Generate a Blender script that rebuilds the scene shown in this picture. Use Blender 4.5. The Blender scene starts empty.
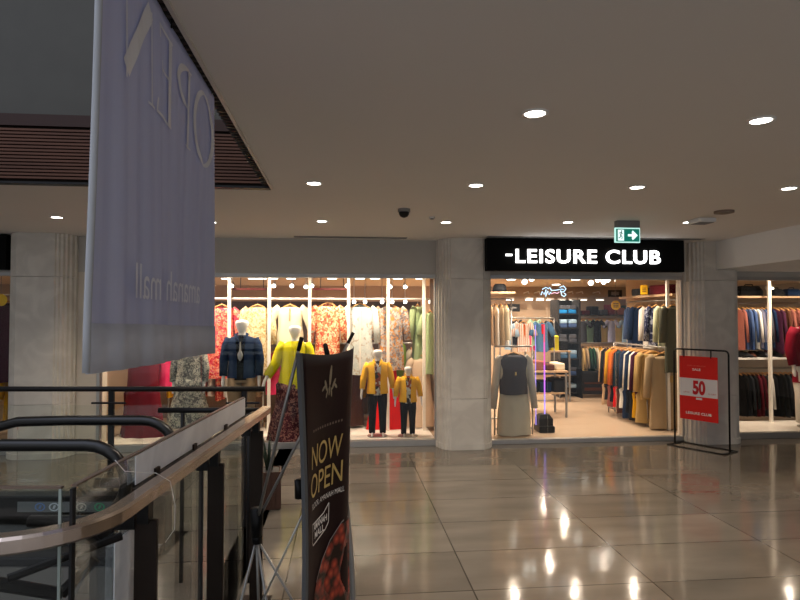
import bpy, math, random
from mathutils import Vector, Matrix
PI = math.pi
SC = bpy.context.scene
COL = SC.collection

# ---------------------------------------------------------------- camera, world, light
CAM_Z = 1.75
TH = math.radians(5.5)
PITCH = math.radians(1.55)
FPX = 590.0
cs, sn = math.cos(TH), math.sin(TH)
cd = bpy.data.cameras.new('camera'); cam = bpy.data.objects.new('camera', cd); COL.objects.link(cam)
cam.location = (0, 0, CAM_Z); cam.rotation_euler = (PI/2 + PITCH, 0, -TH)
cd.sensor_width = 36; cd.lens = FPX/800*36; cd.clip_start = 0.05; cd.clip_end = 100
SC.camera = cam
SC.view_settings.view_transform = 'Standard'; SC.view_settings.look = 'None'
SC.view_settings.gamma = 1; SC.view_settings.use_curve_mapping = False
SC.view_settings.exposure = 0.45
wd = bpy.data.worlds.new('world'); SC.world = wd; wd.use_nodes = True
bg = wd.node_tree.nodes['Background']; bg.inputs[0].default_value = (0.74, 0.76, 0.82, 1); bg.inputs[1].default_value = 0.70

def area(name, loc, rot, sx, sy, power, col):
    l = bpy.data.lights.new(name, 'AREA'); l.shape = 'RECTANGLE'; l.size = sx; l.size_y = sy; l.energy = power; l.color = col
    o = bpy.data.objects.new(name, l); o.location = loc; o.rotation_euler = rot; COL.objects.link(o); return o
# store interior ceiling lighting
WARM = (1.0, 0.80, 0.62)
def shop_spots(x0, x1, nx, y0, y1, ny, power):
    for i in range(nx):
        for j in range(ny):
            l = bpy.data.lights.new('shop_lamp', 'SPOT'); l.energy = power; l.spot_size = math.radians(165); l.spot_blend = 1; l.color = WARM; l.shadow_soft_size = .028
            o = bpy.data.objects.new('shop_lamp', l); o.location = (x0+(x1-x0)*(i+.5)/nx, y0+(y1-y0)*(j+.5)/ny, 2.43); COL.objects.link(o)
shop_spots(-3.0, 1.2, 5, 8.05, 8.5, 1, 78)
shop_spots(-3.0, 1.2, 3, 10.6, 13.2, 2, 62)
shop_spots(2.1, 4.9, 3, 8.2, 10.4, 2, 62)
shop_spots(1.6, 5.0, 3, 11.0, 13.4, 2, 110)
shop_spots(5.4, 8.0, 3, 8.1, 8.7, 1, 66)
shop_spots(-7.5, -4.5, 2, 8.2, 9.0, 1, 60)
# daylight falling down the atrium, cool
area('atrium_daylight', (-4.0, 0.8, 5.6), (0, math.radians(-12), 0), 5.0, 5.0, 60, (0.62, 0.70, 1.0))

# ---------------------------------------------------------------- projection helpers (pixel -> place)
cp, sp = math.cos(PITCH), math.sin(PITCH)
FW = Vector((sn*cp, cs*cp, sp)); RT = Vector((cs, -sn, 0)); UP = RT.cross(FW)
def ray(px, py): return FW + RT*((px-400)/FPX) + UP*((300-py)/FPX)
O0 = Vector((0, 0, CAM_Z))
def atY(px, py, Y): r = ray(px, py); return O0 + r*(Y/r.y)
def atz(px, py, z): r = ray(px, py); return O0 + r*((z-CAM_Z)/r.z)
def atX(px, py, X): r = ray(px, py); return O0 + r*(X/r.x)
def F(l, d, z): return Vector((l*cs + d*sn, -l*sn + d*cs, z))    # frame of the balustrade (turned 5.5 degrees)

# ---------------------------------------------------------------- materials
MATS = {}
def nt(name):
    m = bpy.data.materials.new(name); m.use_nodes = True
    n = m.node_tree; b = n.nodes['Principled BSDF']; return m, n, b
def rgba(c): return (c[0], c[1], c[2], 1)
def mat(name, col, rough=0.6, metal=0.0, var=0.12, scale=6.0, sheen=0):
    if name in MATS: return MATS[name]
    m, n, b = nt(name)
    if name.startswith('cloth_'): col = [c**1.22 for c in col]
    b.inputs['Specular IOR Level'].default_value = .12 if rough > .6 else (.25 if rough > .4 else .5)
    tc = n.nodes.new('ShaderNodeTexCoord'); no = n.nodes.new('ShaderNodeTexNoise'); no.inputs['Scale'].default_value = scale
    no.inputs['Detail'].default_value = 4
    mx = n.nodes.new('ShaderNodeMix'); mx.data_type = 'RGBA'
    mx.inputs[6].default_value = rgba([c*(1-var) for c in col]); mx.inputs[7].default_value = rgba([min(1, c*(1+var)) for c in col])
    n.links.new(tc.outputs['Object'], no.inputs['Vector']); n.links.new(no.outputs['Fac'], mx.inputs[0])
    n.links.new(mx.outputs[2], b.inputs['Base Color'])
    b.inputs['Roughness'].default_value = rough; b.inputs['Metallic'].default_value = metal
    MATS[name] = m; return m
def emit(name, col, s):
    if name in MATS: return MATS[name]
    m, n, b = nt(name); b.inputs['Base Color'].default_value = (0, 0, 0, 1)
    b.inputs['Emission Color'].default_value = rgba(col); b.inputs['Emission Strength'].default_value = s
    MATS[name] = m; return m
def pattern(name, cols, scale=40, kind='floral', rough=0.8):
    """printed cloth: colours scattered in small blots or stripes"""
    if name in MATS: return MATS[name]
    m, n, b = nt(name); b.inputs['Specular IOR Level'].default_value = .12; cols = [[c**1.3 for c in q] for q in cols]
    tc = n.nodes.new('ShaderNodeTexCoord')
    cr = n.nodes.new('ShaderNodeValToRGB'); cr.color_ramp.interpolation = 'CONSTANT'
    el = cr.color_ramp.elements
    k = len(cols)
    for i in range(k):
        p = i/k
        if i < 2: e = el[i]; e.position = p
        else: e = el.new(p)
        e.color = rgba(cols[i])
    if kind == 'floral':
        v = n.nodes.new('ShaderNodeTexVoronoi'); v.inputs['Scale'].default_value = scale
        no = n.nodes.new('ShaderNodeTexNoise'); no.inputs['Scale'].default_value = scale*0.6
        mx = n.nodes.new('ShaderNodeMix'); mx.data_type = 'RGBA'; mx.inputs[0].default_value = 0.12
        n.links.new(tc.outputs['Object'], no.inputs['Vector']); n.links.new(tc.outputs['Object'], mx.inputs[6]); n.links.new(no.outputs['Color'], mx.inputs[7])
        n.links.new(mx.outputs[2], v.inputs['Vector']); n.links.new(v.outputs['Color'], cr.inputs[0])
    elif kind == 'stripe':
        w = n.nodes.new('ShaderNodeTexWave'); w.inputs['Scale'].default_value = scale; w.bands_direction = 'X'; w.inputs['Distortion'].default_value = 0.4
        n.links.new(tc.outputs['Object'], w.inputs['Vector']); n.links.new(w.outputs['Fac'], cr.inputs[0])
    else:
        w = n.nodes.new('ShaderNodeTexNoise'); w.inputs['Scale'].default_value = scale; w.inputs['Detail'].default_value = 3
        mp = n.nodes.new('ShaderNodeMapRange'); mp.inputs[1].default_value = .3; mp.inputs[2].default_value = .7
        n.links.new(tc.outputs['Object'], w.inputs['Vector']); n.links.new(w.outputs['Fac'], mp.inputs[0]); n.links.new(mp.outputs[0], cr.inputs[0])
    n.links.new(cr.outputs[0], b.inputs['Base Color']); b.inputs['Roughness'].default_value = rough
    MATS[name] = m; return m
def glass(name, tint=(0.93, 0.95, 0.93), refl=1.0):
    if name in MATS: return MATS[name]
    m = bpy.data.materials.new(name); m.use_nodes = True; n = m.node_tree; n.nodes.clear()
    out = n.nodes.new('ShaderNodeOutputMaterial'); t = n.nodes.new('ShaderNodeBsdfTransparent'); g = n.nodes.new('ShaderNodeBsdfGlossy')
    g.inputs['Roughness'].default_value = 0.02; g.inputs['Color'].default_value = (0.9, 0.93, 0.95, 1); t.inputs['Color'].default_value = rgba(tint)
    fr = n.nodes.new('ShaderNodeFresnel'); fr.inputs[0].default_value = 1.45; mu = n.nodes.new('ShaderNodeMath'); mu.operation = 'MULTIPLY'; mu.inputs[1].default_value = refl
    mx = n.nodes.new('ShaderNodeMixShader')
    n.links.new(fr.outputs[0], mu.inputs[0]); n.links.new(mu.outputs[0], mx.inputs[0]); n.links.new(t.outputs[0], mx.inputs[1]); n.links.new(g.outputs[0], mx.inputs[2]); n.links.new(mx.outputs[0], out.inputs[0])
    MATS[name] = m; return m
def floor_mat():
    m, n, b = nt('polished_tile')
    tc = n.nodes.new('ShaderNodeTexCoord'); mp = n.nodes.new('ShaderNodeMapping'); mp.inputs['Location'].default_value = (-0.83+1.2*20, -0.03+0.62*20, 0)
    br = n.nodes.new('ShaderNodeTexBrick'); br.offset = 0; br.squash = 1
    br.inputs['Scale'].default_value = 1; br.inputs['Brick Width'].default_value = 1.2; br.inputs['Row Height'].default_value = 0.62
    br.inputs['Mortar Size'].default_value = 0.006; br.inputs['Mortar Smooth'].default_value = 0.3; br.inputs['Bias'].default_value = 0
    br.inputs['Color1'].default_value = (0.112, 0.097, 0.079, 1); br.inputs['Color2'].default_value = (0.152, 0.132, 0.108, 1); br.inputs['Mortar'].default_value = (0.05, 0.042, 0.033, 1)
    no = n.nodes.new('ShaderNodeTexNoise'); no.inputs['Scale'].default_value = 1.6; no.inputs['Detail'].default_value = 6
    mp2 = n.nodes.new('ShaderNodeMapping'); mp2.inputs['Scale'].default_value = (0.7, 2.2, 1)
    cr = n.nodes.new('ShaderNodeMapRange'); cr.inputs[1].default_value = .3; cr.inputs[2].default_value = .7; cr.inputs[3].default_value = 0.78; cr.inputs[4].default_value = 1.15
    mu = n.nodes.new('ShaderNodeMix'); mu.data_type = 'RGBA'; mu.blend_type = 'MULTIPLY'; mu.inputs[0].default_value = 1
    L = n.links.new
    L(tc.outputs['Object'], mp.inputs[0]); L(mp.outputs[0], br.inputs['Vector']); L(tc.outputs['Object'], mp2.inputs[0]); L(mp2.outputs[0], no.inputs['Vector'])
    L(no.outputs['Fac'], cr.inputs[0]); L(br.outputs['Color'], mu.inputs[6]); L(cr.outputs[0], mu.inputs[7]); L(mu.outputs[2], b.inputs['Base Color'])
    r = n.nodes.new('ShaderNodeMapRange'); b.inputs['Specular IOR Level'].default_value = 0.28; r.inputs[3].default_value = 0.06; r.inputs[4].default_value = 0.15; L(no.outputs['Fac'], r.inputs[0]); L(r.outputs[0], b.inputs['Roughness'])
    nb = n.nodes.new('ShaderNodeTexNoise'); nb.inputs['Scale'].default_value = 7; bp = n.nodes.new('ShaderNodeBump'); bp.inputs['Strength'].default_value = 0.05; bp.inputs['Distance'].default_value = 0.02
    L(tc.outputs['Object'], nb.inputs['Vector']); L(nb.outputs['Fac'], bp.inputs['Height']); L(bp.outputs[0], b.inputs['Normal'])
    return m
def stone_mat(name, c1, c2):
    m, n, b = nt(name); MATS[name] = m
    tc = n.nodes.new('ShaderNodeTexCoord'); no = n.nodes.new('ShaderNodeTexNoise'); no.inputs['Scale'].default_value = 3.0; no.inputs['Detail'].default_value = 8; no.inputs['Distortion'].default_value = 1.2
    cr = n.nodes.new('ShaderNodeValToRGB'); e = cr.color_ramp.elements; e[0].position = .3; e[0].color = rgba(c1); e[1].position = .62; e[1].color = rgba(c2)
    x = e.new(.47); x.color = rgba([(a+d)/2*0.97 for a, d in zip(c1, c2)])
    L = n.links.new; L(tc.outputs['Object'], no.inputs['Vector']); L(no.outputs['Fac'], cr.inputs[0]); L(cr.outputs[0], b.inputs['Base Color']); b.inputs['Roughness'].default_value = 0.42
    return m
def wood_mat(name, c1, c2, rough=0.5):
    m, n, b = nt(name)
    tc = n.nodes.new('ShaderNodeTexCoord'); mp = n.nodes.new('ShaderNodeMapping'); mp.inputs['Scale'].default_value = (0.6, 6, 6)
    no = n.nodes.new('ShaderNodeTexNoise'); no.inputs['Scale'].default_value = 3; no.inputs['Detail'].default_value = 6
    mx = n.nodes.new('ShaderNodeMix'); mx.data_type = 'RGBA'; mx.inputs[6].default_value = rgba(c1); mx.inputs[7].default_value = rgba(c2)
    L = n.links.new; L(tc.outputs['Object'], mp.inputs[0]); L(mp.outputs[0], no.inputs['Vector']); L(no.outputs['Fac'], mx.inputs[0]); L(mx.outputs[2], b.inputs['Base Color']); b.inputs['Roughness'].default_value = rough; b.inputs['Specular IOR Level'].default_value = .2
    return m

M_floor = floor_mat()
M_ceil = mat('ceiling_plaster', (0.74, 0.71, 0.67), 0.9, var=.02, scale=1.5)
M_wall = mat('painted_wall', (0.46, 0.44, 0.40), 0.8, var=.03)
M_bulk = mat('bulkhead_paint', (0.74, 0.74, 0.73), 0.85, var=.02)
M_stone = stone_mat('column_stone', (0.55, 0.51, 0.45), (0.66, 0.62, 0.55))
M_cream = mat('cream_stone', (0.62, 0.55, 0.45), 0.5, var=.05)
M_black = mat('black_plastic', (0.005, 0.005, 0.005), 0.45, var=.1)
M_blackm = mat('black_metal', (0.006, 0.005, 0.005), 0.45, 0.0)
M_signblack = mat('sign_black', (0.002, 0.002, 0.002), 0.7, var=.1)
M_steel = mat('brushed_steel', (0.60, 0.50, 0.43), 0.24, 1.0, var=.15, scale=30)
M_alu = mat('aluminium_frame', (0.40, 0.39, 0.37), 0.4, 0.7)
M_bronze = mat('dark_bronze', (0.022, 0.014, 0.010), 0.42, 0.2)
M_white = mat('white_metal', (0.85, 0.83, 0.80), 0.4, var=.03)
M_slat = wood_mat('slat_wood', (0.055, 0.025, 0.016), (0.13, 0.055, 0.032))
M_slatback = mat('slat_backing', (0.012, 0.008, 0.006), 0.8)
M_storefloor = wood_mat('store_floor_wood', (0.46, 0.34, 0.24), (0.58, 0.45, 0.33), 0.25)
M_storewall = mat('store_wall_tan', (0.48, 0.35, 0.24), 0.8, var=.06, scale=2)
M_storeceil = mat('store_ceiling_paint', (0.66, 0.52, 0.38), 0.85, var=.03)
M_dark = mat('dark_grey', (0.018, 0.018, 0.019), 0.6)
M_grey = mat('mid_grey', (0.22, 0.22, 0.22), 0.5)
M_glass = glass('shop_glass', (0.95, 0.96, 0.95), 0.55)
M_bglass = glass('balustrade_glass', (0.95, 0.965, 0.95), 0.4)
M_mann = mat('mannequin_white', (0.78, 0.76, 0.73), 0.35, var=.03)
M_hang = wood_mat('hanger_wood', (0.52, 0.27, 0.09), (0.66, 0.36, 0.13))
M_shelfwood = wood_mat('shelf_wood', (0.45, 0.30, 0.18), (0.6, 0.42, 0.27))

# ---------------------------------------------------------------- mesh helpers
class MB:
    def __init__(s): s.v = []; s.f = []
    def add(s, vs, fs):
        k = len(s.v); s.v += [tuple(v) for v in vs]; s.f += [tuple(i+k for i in f) for f in fs]; return s
    def box(s, a, b):
        x0, y0, z0 = a; x1, y1, z1 = b
        vs = [(x0,y0,z0),(x1,y0,z0),(x1,y1,z0),(x0,y1,z0),(x0,y0,z1),(x1,y0,z1),(x1,y1,z1),(x0,y1,z1)]
        return s.add(vs, [(0,3,2,1),(4,5,6,7),(0,1,5,4),(1,2,6,5),(2,3,7,6),(3,0,4,7)])
    def obox(s, o, ux, uy, uz, a, b):
        t = MB().box(a, b); return s.add([o + ux*v[0] + uy*v[1] + uz*v[2] for v in t.v], t.f)
    def rings(s, rs, cap=True, closed=True):
        n = len(rs[0]); vs = [p for r in rs for p in r]; fs = []
        for i in range(len(rs)-1):
            for j in range(n if closed else n-1):
                a = i*n+j; b = i*n+(j+1) % n; fs.append((a, b, b+n, a+n))
        if cap and closed: fs.append(tuple(range(n))[::-1]); fs.append(tuple(range((len(rs)-1)*n, len(rs)*n)))
        return s.add(vs, fs)
    def tube(s, pts, rad, seg=8, sq=1.0, cap=True):
        pts = [Vector(p) for p in pts]; rs = []
        if not isinstance(rad, (list, tuple)): rad = [rad]*len(pts)
        up0 = None
        for i, p in enumerate(pts):
            t = (pts[min(i+1, len(pts)-1)] - pts[max(i-1, 0)]).normalized()
            if up0 is None: up0 = Vector((0, 1, 0)) if abs(t.y) < .8 else Vector((1, 0, 0))
            a = (up0 - t*up0.dot(t)).normalized(); b = t.cross(a); up0 = a
            rs.append([p + (a*math.cos(q)*sq + b*math.sin(q))*rad[i] for q in [2*PI*k/seg for k in range(seg)]])
        return s.rings(rs, cap)
    def cyl(s, c, r, h, seg=16, axis='z'):
        c = Vector(c); d = {'z': Vector((0,0,1)), 'x': Vector((1,0,0)), 'y': Vector((0,1,0))}[axis]
        return s.tube([c, c+d*h], r, seg)
    def obj(s, name, m, parent=None, smooth=False, bevel=0):
        me = bpy.data.meshes.new(name); me.from_pydata(s.v, [], s.f); me.update()
        if m: me.materials.append(m)
        if smooth:
            for p in me.polygons: p.use_smooth = True
        o = bpy.data.objects.new(name, me); COL.objects.link(o)
        if parent: o.parent = parent
        if bevel:
            q = o.modifiers.new('bevel', 'BEVEL'); q.width = bevel; q.segments = 2; q.limit_method = 'ANGLE'
        return o
def tag(o, label, cat, group=None, kind=None):
    o['label'] = label; o['category'] = cat
    if group: o['group'] = group
    if kind: o['kind'] = kind
    return o
def thing(name, label, cat, loc=(0,0,0), rz=0, group=None):
    o = bpy.data.objects.new(name, None); COL.objects.link(o); o.location = loc; o.rotation_euler = (0, 0, rz); o.empty_display_size = .1
    return tag(o, label, cat, group)
def struct(o): o['kind'] = 'structure'; return o
def text_mb(txt, size, bold=0.0, sx=1.0, space=1.0, align='LEFT', ex=0.0):
    """text as flat mesh data in its own x/y plane"""
    c = bpy.data.curves.new('t', 'FONT'); c.body = txt; c.size = size; c.offset = bold; c.extrude = ex; c.space_character = space; c.align_x = align
    o = bpy.data.objects.new('t', c); COL.objects.link(o); bpy.context.view_layer.update()
    me = bpy.data.meshes.new_from_object(o.evaluated_get(bpy.context.evaluated_depsgraph_get()))
    vs = [(v.co.x*sx, v.co.y, v.co.z) for v in me.vertices]; fs = [tuple(p.vertices) for p in me.polygons]
    bpy.data.objects.remove(o); bpy.data.curves.remove(c); bpy.data.meshes.remove(me)
    return vs, fs
def text_obj(name, txt, size, m, mapf, parent=None, **k):
    vs, fs = text_mb(txt, size, **k)
    return MB().add([mapf(*v) for v in vs], fs).obj(name, m, parent)

# ================================================================ STRUCTURE
H = 2.776            # mall ceiling
YW = 7.92            # shop front
YC = 7.64            # column faces
def X_at(px, Y=YW, py=400): return atY(px, py, Y).x
OX = -0.576; OY = 4.74   # opening in the ceiling
# floor with the escalator void left out (void: in balustrade frame l<-1.0 d<3.6 and l<-1.75 d<4.9)
V0 = F(-1.0, 1.70, 0); V1 = F(-1.0, 3.58, 0); V2 = F(-1.72, 3.58, 0); V3 = F(-1.72, 4.86, 0); V4 = F(-9.0, 4.86, 0); V5 = F(-9.0, 1.70, 0)
fl = MB()
def prism(mb, pts, z0, z1):
    n = len(pts); vs = [(p[0], p[1], z0) for p in pts] + [(p[0], p[1], z1) for p in pts]
    mb.add(vs, [tuple(range(n))[::-1], tuple(range(n, 2*n))] + [(i, (i+1) % n, (i+1) % n+n, i+n) for i in range(n)])
R = 9.5
prism(fl, [(-9.2, -3), (R, -3), (R, V0.y - .0), (V0.x, V0.y), (V5.x, V5.y)][:], -0.25, 0) if False else None
prism(fl, [(-9.2, -3), (R, -3), (R, YW+.1), (V0.x, YW+.1), (V0.x, V0.y), (V5.x, V5.y), (-9.2, V5.y)], -0.25, 0)
prism(fl, [(V0.x, V0.y), (V0.x, YW+.1), (V1.x, YW+.1), (V1.x, V1.y)], -0.25, 0)
prism(fl, [(V1.x, V1.y), (V1.x, YW+.1), (V2.x, YW+.1), (V2.x, V2.y)], -0.25, 0)
prism(fl, [(V2.x, V3.y), (V2.x, YW+.1), (V4.x, YW+.1), (V4.x, V4.y)], -0.25, 0)
prism(fl, [(V2.x, V2.y), (V2.x, V3.y), (V3.x, V3.y)], -0.25, 0)
struct(fl.obj('floor', M_floor))
struct(MB().box((-9.2, -3, -4.4), (2, 9, -4.3)).obj('floor_lower', mat('lower_floor', (.25, .23, .2), .3)))
ce = MB()
ce.box((OX, -3, H), (R, YW+.1, H+.35)); ce.box((-9.2, OY+.06, H), (OX, YW+.1, H+.35))
struct(ce.obj('ceiling', M_ceil))
# atrium fascia of wooden slats across the opening
tr = MB()
k = 0; z = H+.02
while z < 3.185:
    tr.box((-9.2, OY-.03, z), (OX-.004, OY+.0, z+.016)); z += .0262
struct(tr.obj('trim_1', M_slat))
struct(MB().box((-9.2, OY+.002, H+.0), (OX-.002, OY+.05, 3.20)).obj('trim_2', M_slatback))
struct(MB().box((-9.2, OY-.035, 3.20), (OX, OY+.05, 3.29)).obj('trim_3', mat('fascia_board', (.03, .012, .008), .5)))
struct(MB().box((-9.2, OY+.0, 3.29), (R, OY+.05, 5.8)).obj('wall_atrium', mat('atrium_grey', (.062, .06, .050), .5)))
struct(MB().box((-9.2, OY-.02, H-.016), (OX-.004, OY+.055, H)).obj('trim_4', M_black))
# dark slatted edge strip and pale bead along the opening
e2 = MB()
e2.box((OX-.06, -1, H+.012), (OX-.004, OY-.04, H+.03))
y = -1.0
while y < OY-.06: e2.box((OX-.058, y, H-.002), (OX-.006, y+.022, H+.012)); y += .05
struct(e2.obj('trim_5', mat('edge_strip', (.022, .018, .016), .6)))
struct(MB().box((OX-.004, -3, H-.012), (OX+.012, OY+.05, H-.0)).obj('trim_6', mat('edge_bead', (.62, .58, .52), .5)))
# bulkhead on the right
BX = 5.10
struct(MB().box((BX, -3, 2.385), (R, YW-.0, H)).obj('wall_bulkhead', M_bulk))
struct(MB().box((R, -3, -.2), (R+.15, 14, H+.3)).obj('wall_right', M_wall))
struct(MB().box((-9.35, -3, -4.4), (-9.2, 14, 5.8)).obj('wall_left', M_wall))
# header over the shop windows
struct(MB().box((-9.2, YW, 2.315), (R, YW+.16, H)).obj('wall_front', M_wall))
# slot diffusers in the ceiling
for a, b in ((294, 408), (487, 716)):
    p = atz(a, 236.5, H); q = atz(b, 236.5, H)
    m = MB(); m.box((p.x, p.y-.06, H-.006), (q.x, p.y-.035, H+.001)); m.box((p.x, p.y+.035, H-.006), (q.x, p.y+.06, H+.001)); m.box((p.x, p.y-.03, H-.002), (q.x, p.y+.03, H+.0005))
    struct(m.obj('trim_7', M_grey))

def column(cx, w):
    h = [(.27, 0), (.285, .018), (.315, .022), (.33, .045), (.36, .05), (.375, .085), (.40, .092), (.41, .14), (.435, .15), (.44, .22), (.46, .23)]
    prof = [(x/.46*w/2, y) for x, y in h]
    ring = [(x, y) for x, y in prof] + [(w/2, .45)] + [(-w/2, .45)] + [(-x, y) for x, y in prof[::-1]]
    m = MB()
    def seg(z0, z1, off=0):
        pts = [(cx + x*(1+off*2), YC + y - off + (0 if y < .4 else off)) for x, y in ring]
        n = len(pts); m.add([(p[0], p[1], z0) for p in pts] + [(p[0], p[1], z1) for p in pts], [(i, (i+1) % n, (i+1) % n + n, i+n) for i in range(n)] + [tuple(range(n))[::-1], tuple(range(n, 2*n))])
    seg(0, .07, .012); seg(.07, .66); seg(.664, 2.235); seg(2.239, H)
    j = MB(); 
    o = m.obj('column', M_stone); struct(o); return o
XA, XB = X_at(11, YC+.25), X_at(77, YC+.3)
column((XA+XB)/2, XB-XA)
XC0, XC1 = X_at(437, YC+.22), X_at(491, YC+.22)
column((XC0+XC1)/2, XC1-XC0)
XD0, XD1 = X_at(686.5, YC+.22), X_at(741, YC+.12)
column((XD0+XD1)/2, XD1-XD0)
# pale stone jamb right of the left column
XJ = X_at(96)
struct(MB().box((XB-.05, YW-.0, 0), (XJ, YW+.35, 2.315)).obj('wall_jamb', M_cream))

# shop glazing
def shopwin(n, x0, x1, joints, sill=.085):
    f = MB()
    f.box((x0, YW+.0, 0), (x1, YW+.1, sill)); f.box((x0, YW+.0, 2.26), (x1, YW+.1, 2.315))
    f.box((x0, YW+.0, sill), (x0+.04, YW+.1, 2.26)); f.box((x1-.04, YW+.0, sill), (x1, YW+.1, 2.26))
    fr = struct(f.obj('window_%d' % n, M_alu, bevel=.004))
    xs = [x0+.04] + joints + [x1-.04]
    for a, b in zip(xs[:-1], xs[1:]):
        MB().box((a+.004, YW+.045, sill), (b-.004, YW+.055, 2.26)).obj('pane', M_glass, fr)
XE = XC0+.02
shopwin(1, XJ, XE, [X_at(200), X_at(318)])
shopwin(2, XC1-.02, XD0+.02, [X_at(549), X_at(618)], .06)
shopwin(3, XD1-.02, R-.2, [X_at(850)])
shopwin(4, -9.0, XA+.02, [-6.5])
# store room
struct(MB().box((-9.2, YW+.1, -.1), (R, 14.0, .03)).obj('floor_store', M_storefloor))
struct(MB().box((-9.2, YW+.16, 2.45), (R, 14.0, 2.55)).obj('ceiling_store', M_storeceil))
struct(MB().box((-9.2, 13.8, 0), (R, 13.95, 2.5)).obj('wall_back', M_storewall))
# partition between the shop bays (behind the columns)
struct(MB().box((XC0+.16, YC+.46, 0), (XC1-.12, 9.6, 2.45)).obj('wall_bay', M_storewall))
struct(MB().box((XD0+.5, YC+.46, 0), (XD1-.12, 10.6, 2.45)).obj('wall_bay', M_storewall))
struct(MB().box((XA+.1, YC+.46, 0), (XB-.1, 10.2, 2.45)).obj('wall_bay', M_storewall))
# low display partition behind the left window
struct(MB().box((XJ-.2, 10.3, 0), (XC0+.1, 10.4, 2.0)).obj('wall_display', mat('display_brown', (.15, .095, .065), .7)))
# display platform
struct(MB().box((XJ+.0, YW+.12, .03), (XE-.02, 9.5, .075)).obj('floor_platform', mat('platform_white', (.82, .76, .68), .4)))
struct(MB().box((XD1+.0, YW+.12, .03), (R-.2, 8.9, .075)).obj('floor_platform', MATS['platform_white']))

# ================================================================ CEILING THINGS
def downlight(px, py, label, z=H, r=.055, spot=True, e=14, power=60):
    p = atz(px, py, z)
    t = thing('ceiling_light', label, 'ceiling light', (p.x, p.y, z), 0, 'recessed ceiling lights')
    rs = []
    for rr, zz in ((r+.014, .0), (r+.014, -.006), (r, -.008), (r-.006, -.002)):
        rs.append([(rr*math.cos(a), rr*math.sin(a), zz) for a in [2*PI*k/28 for k in range(28)]])
    MB().rings(rs, False).obj('trim_ring', M_white, t, True)
    MB().cyl((0, 0, -.0045), r-.004, .003, 28).obj('lamp', emit('downlight_glow', (1, .93, .82), e), t)
    if spot:
        l = bpy.data.lights.new('downlight_beam', 'SPOT'); l.energy = power; l.spot_size = math.radians(110); l.spot_blend = .8; l.color = (1, .85, .69); l.shadow_soft_size = .05
        o = bpy.data.objects.new('downlight_beam', l); o.location = (0, 0, -.02); o.parent = t; COL.objects.link(o)
    return t
DL = [(535, 113, 'large bright recessed ceiling light, nearer of the two in the middle of the bare ceiling'),
      (761, 120, 'recessed ceiling light high beside the grey bulkhead, first one along it'),
      (314, 183, 'recessed ceiling light just beyond the corner of the wood slat opening'),
      (476, 185, 'recessed ceiling light in the second row, in front of the middle stone column'),
      (637, 187, 'recessed ceiling light straight in front of the green exit sign'),
      (789, 188, 'recessed ceiling light close under the top of the bulkhead, second along it'),
      (57, 217, 'recessed ceiling light in front of the left stone column'),
      (322, 221, 'recessed ceiling light beside the small dome camera, over the mannequin window'),
      (446, 222, 'recessed ceiling light close before the top of the middle stone column'),
      (568, 222, 'recessed ceiling light above the middle of the black shop sign'),
      (688, 222, 'recessed ceiling light beside the square ceiling speaker near the bulkhead'),
      (211, 222, 'recessed ceiling light hidden close to the edge of the hanging banner')]
for px, py, lb in DL: downlight(px, py, lb)
# unseen lights added behind the viewer to brighten the floor and the banner
for x, y, lb in ((1.6, .6, 'first of the near pair'), (4.0, .6, 'second of the near pair'), (2.8, -1.2, 'second of the far pair'), (.6, -1.2, 'first of the far pair')):
    t = downlight(400, 100, 'added unseen ceiling light behind the viewer for extra brightness, ' + lb); t.location = (x, y, H)
# dome camera
p = atz(404, 209, H); t = thing('dome_camera', 'small black dome camera under the ceiling beyond the first lights', 'camera', p)
MB().cyl((0, 0, -.03), .06, .03, 20).obj('mount', M_grey, t)
MB().rings([[(r*math.cos(a), r*math.sin(a), z) for a in [2*PI*k/20 for k in range(20)]] for r, z in ((.05, -.03), (.048, -.05), (.036, -.072), (.012, -.084))]).obj('dome', M_black, t, True)
p = atz(432, 217, H); t = thing('smoke_detector', 'tiny pale smoke detector beside the light before the middle column', 'smoke detector', p)
MB().cyl((0, 0, -.015), .03, .015, 16).obj('base', M_bulk, t); MB().cyl((0, 0, -.024), .018, .01, 16).obj('sensor', M_grey, t)
p = atz(724, 211, H); t = thing('smoke_detector', 'flat round brown disc on the ceiling beside the bulkhead', 'smoke detector', p)
MB().cyl((0, 0, -.02), .09, .02, 24).obj('base', mat('disc_brown', (.25, .20, .16), .7), t); MB().cyl((0, 0, -.028), .05, .008, 24).obj('sensor', MATS['disc_brown'], t)
p = atz(702, 219, H); t = thing('ceiling_speaker', 'small square grille box on the ceiling next to the light by the bulkhead', 'speaker', p)
MB().box((-.1, -.1, -.045), (.1, .1, 0)).obj('housing', M_bulk, t, bevel=.01)
g = MB()
for i in range(7): g.box((-.08, -.08+i*.024, -.05), (.08, -.068+i*.024, -.045))
g.obj('grille', M_grey, t)
# exit sign
p0 = atz(627, 221, H); ex = thing('exit_sign', 'green and white emergency exit sign with running figure and arrow, hung from the ceiling', 'exit sign', p0)
sx = .30; 
MB().box((-.13, -.035, -.075), (.13, .035, 0)).obj('housing', M_grey, ex, bevel=.005)
MB().box((-.14, -.012, -.235), (.14, .012, -.075)).obj('panel', emit('exit_panel_edge', (.55, .95, .85), .75), ex)
MB().box((-.13, -.016, -.225), (.13, -.012, -.088)).obj('green_face', emit('exit_green', (.0, .13, .09), .9), ex)
ew = emit('exit_white', (.75, 1, .95), 1.0)
MB().box((-.112, -.019, -.215), (-.045, -.0165, -.098)).obj('doorway', ew, ex)
ar = MB(); a = [(.0, -.145), (.045, -.145), (.045, -.118), (.055, -.105), (.11, -.157), (.055, -.209), (.045, -.196), (.045, -.169), (.0, -.169)]
ar.add([(x, -.0165, z) for x, z in a] + [(x, -.019, z) for x, z in a], [tuple(range(9)), tuple(range(9, 18))[::-1]]); ar.obj('arrow', ew, ex)
rn = MB()
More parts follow.
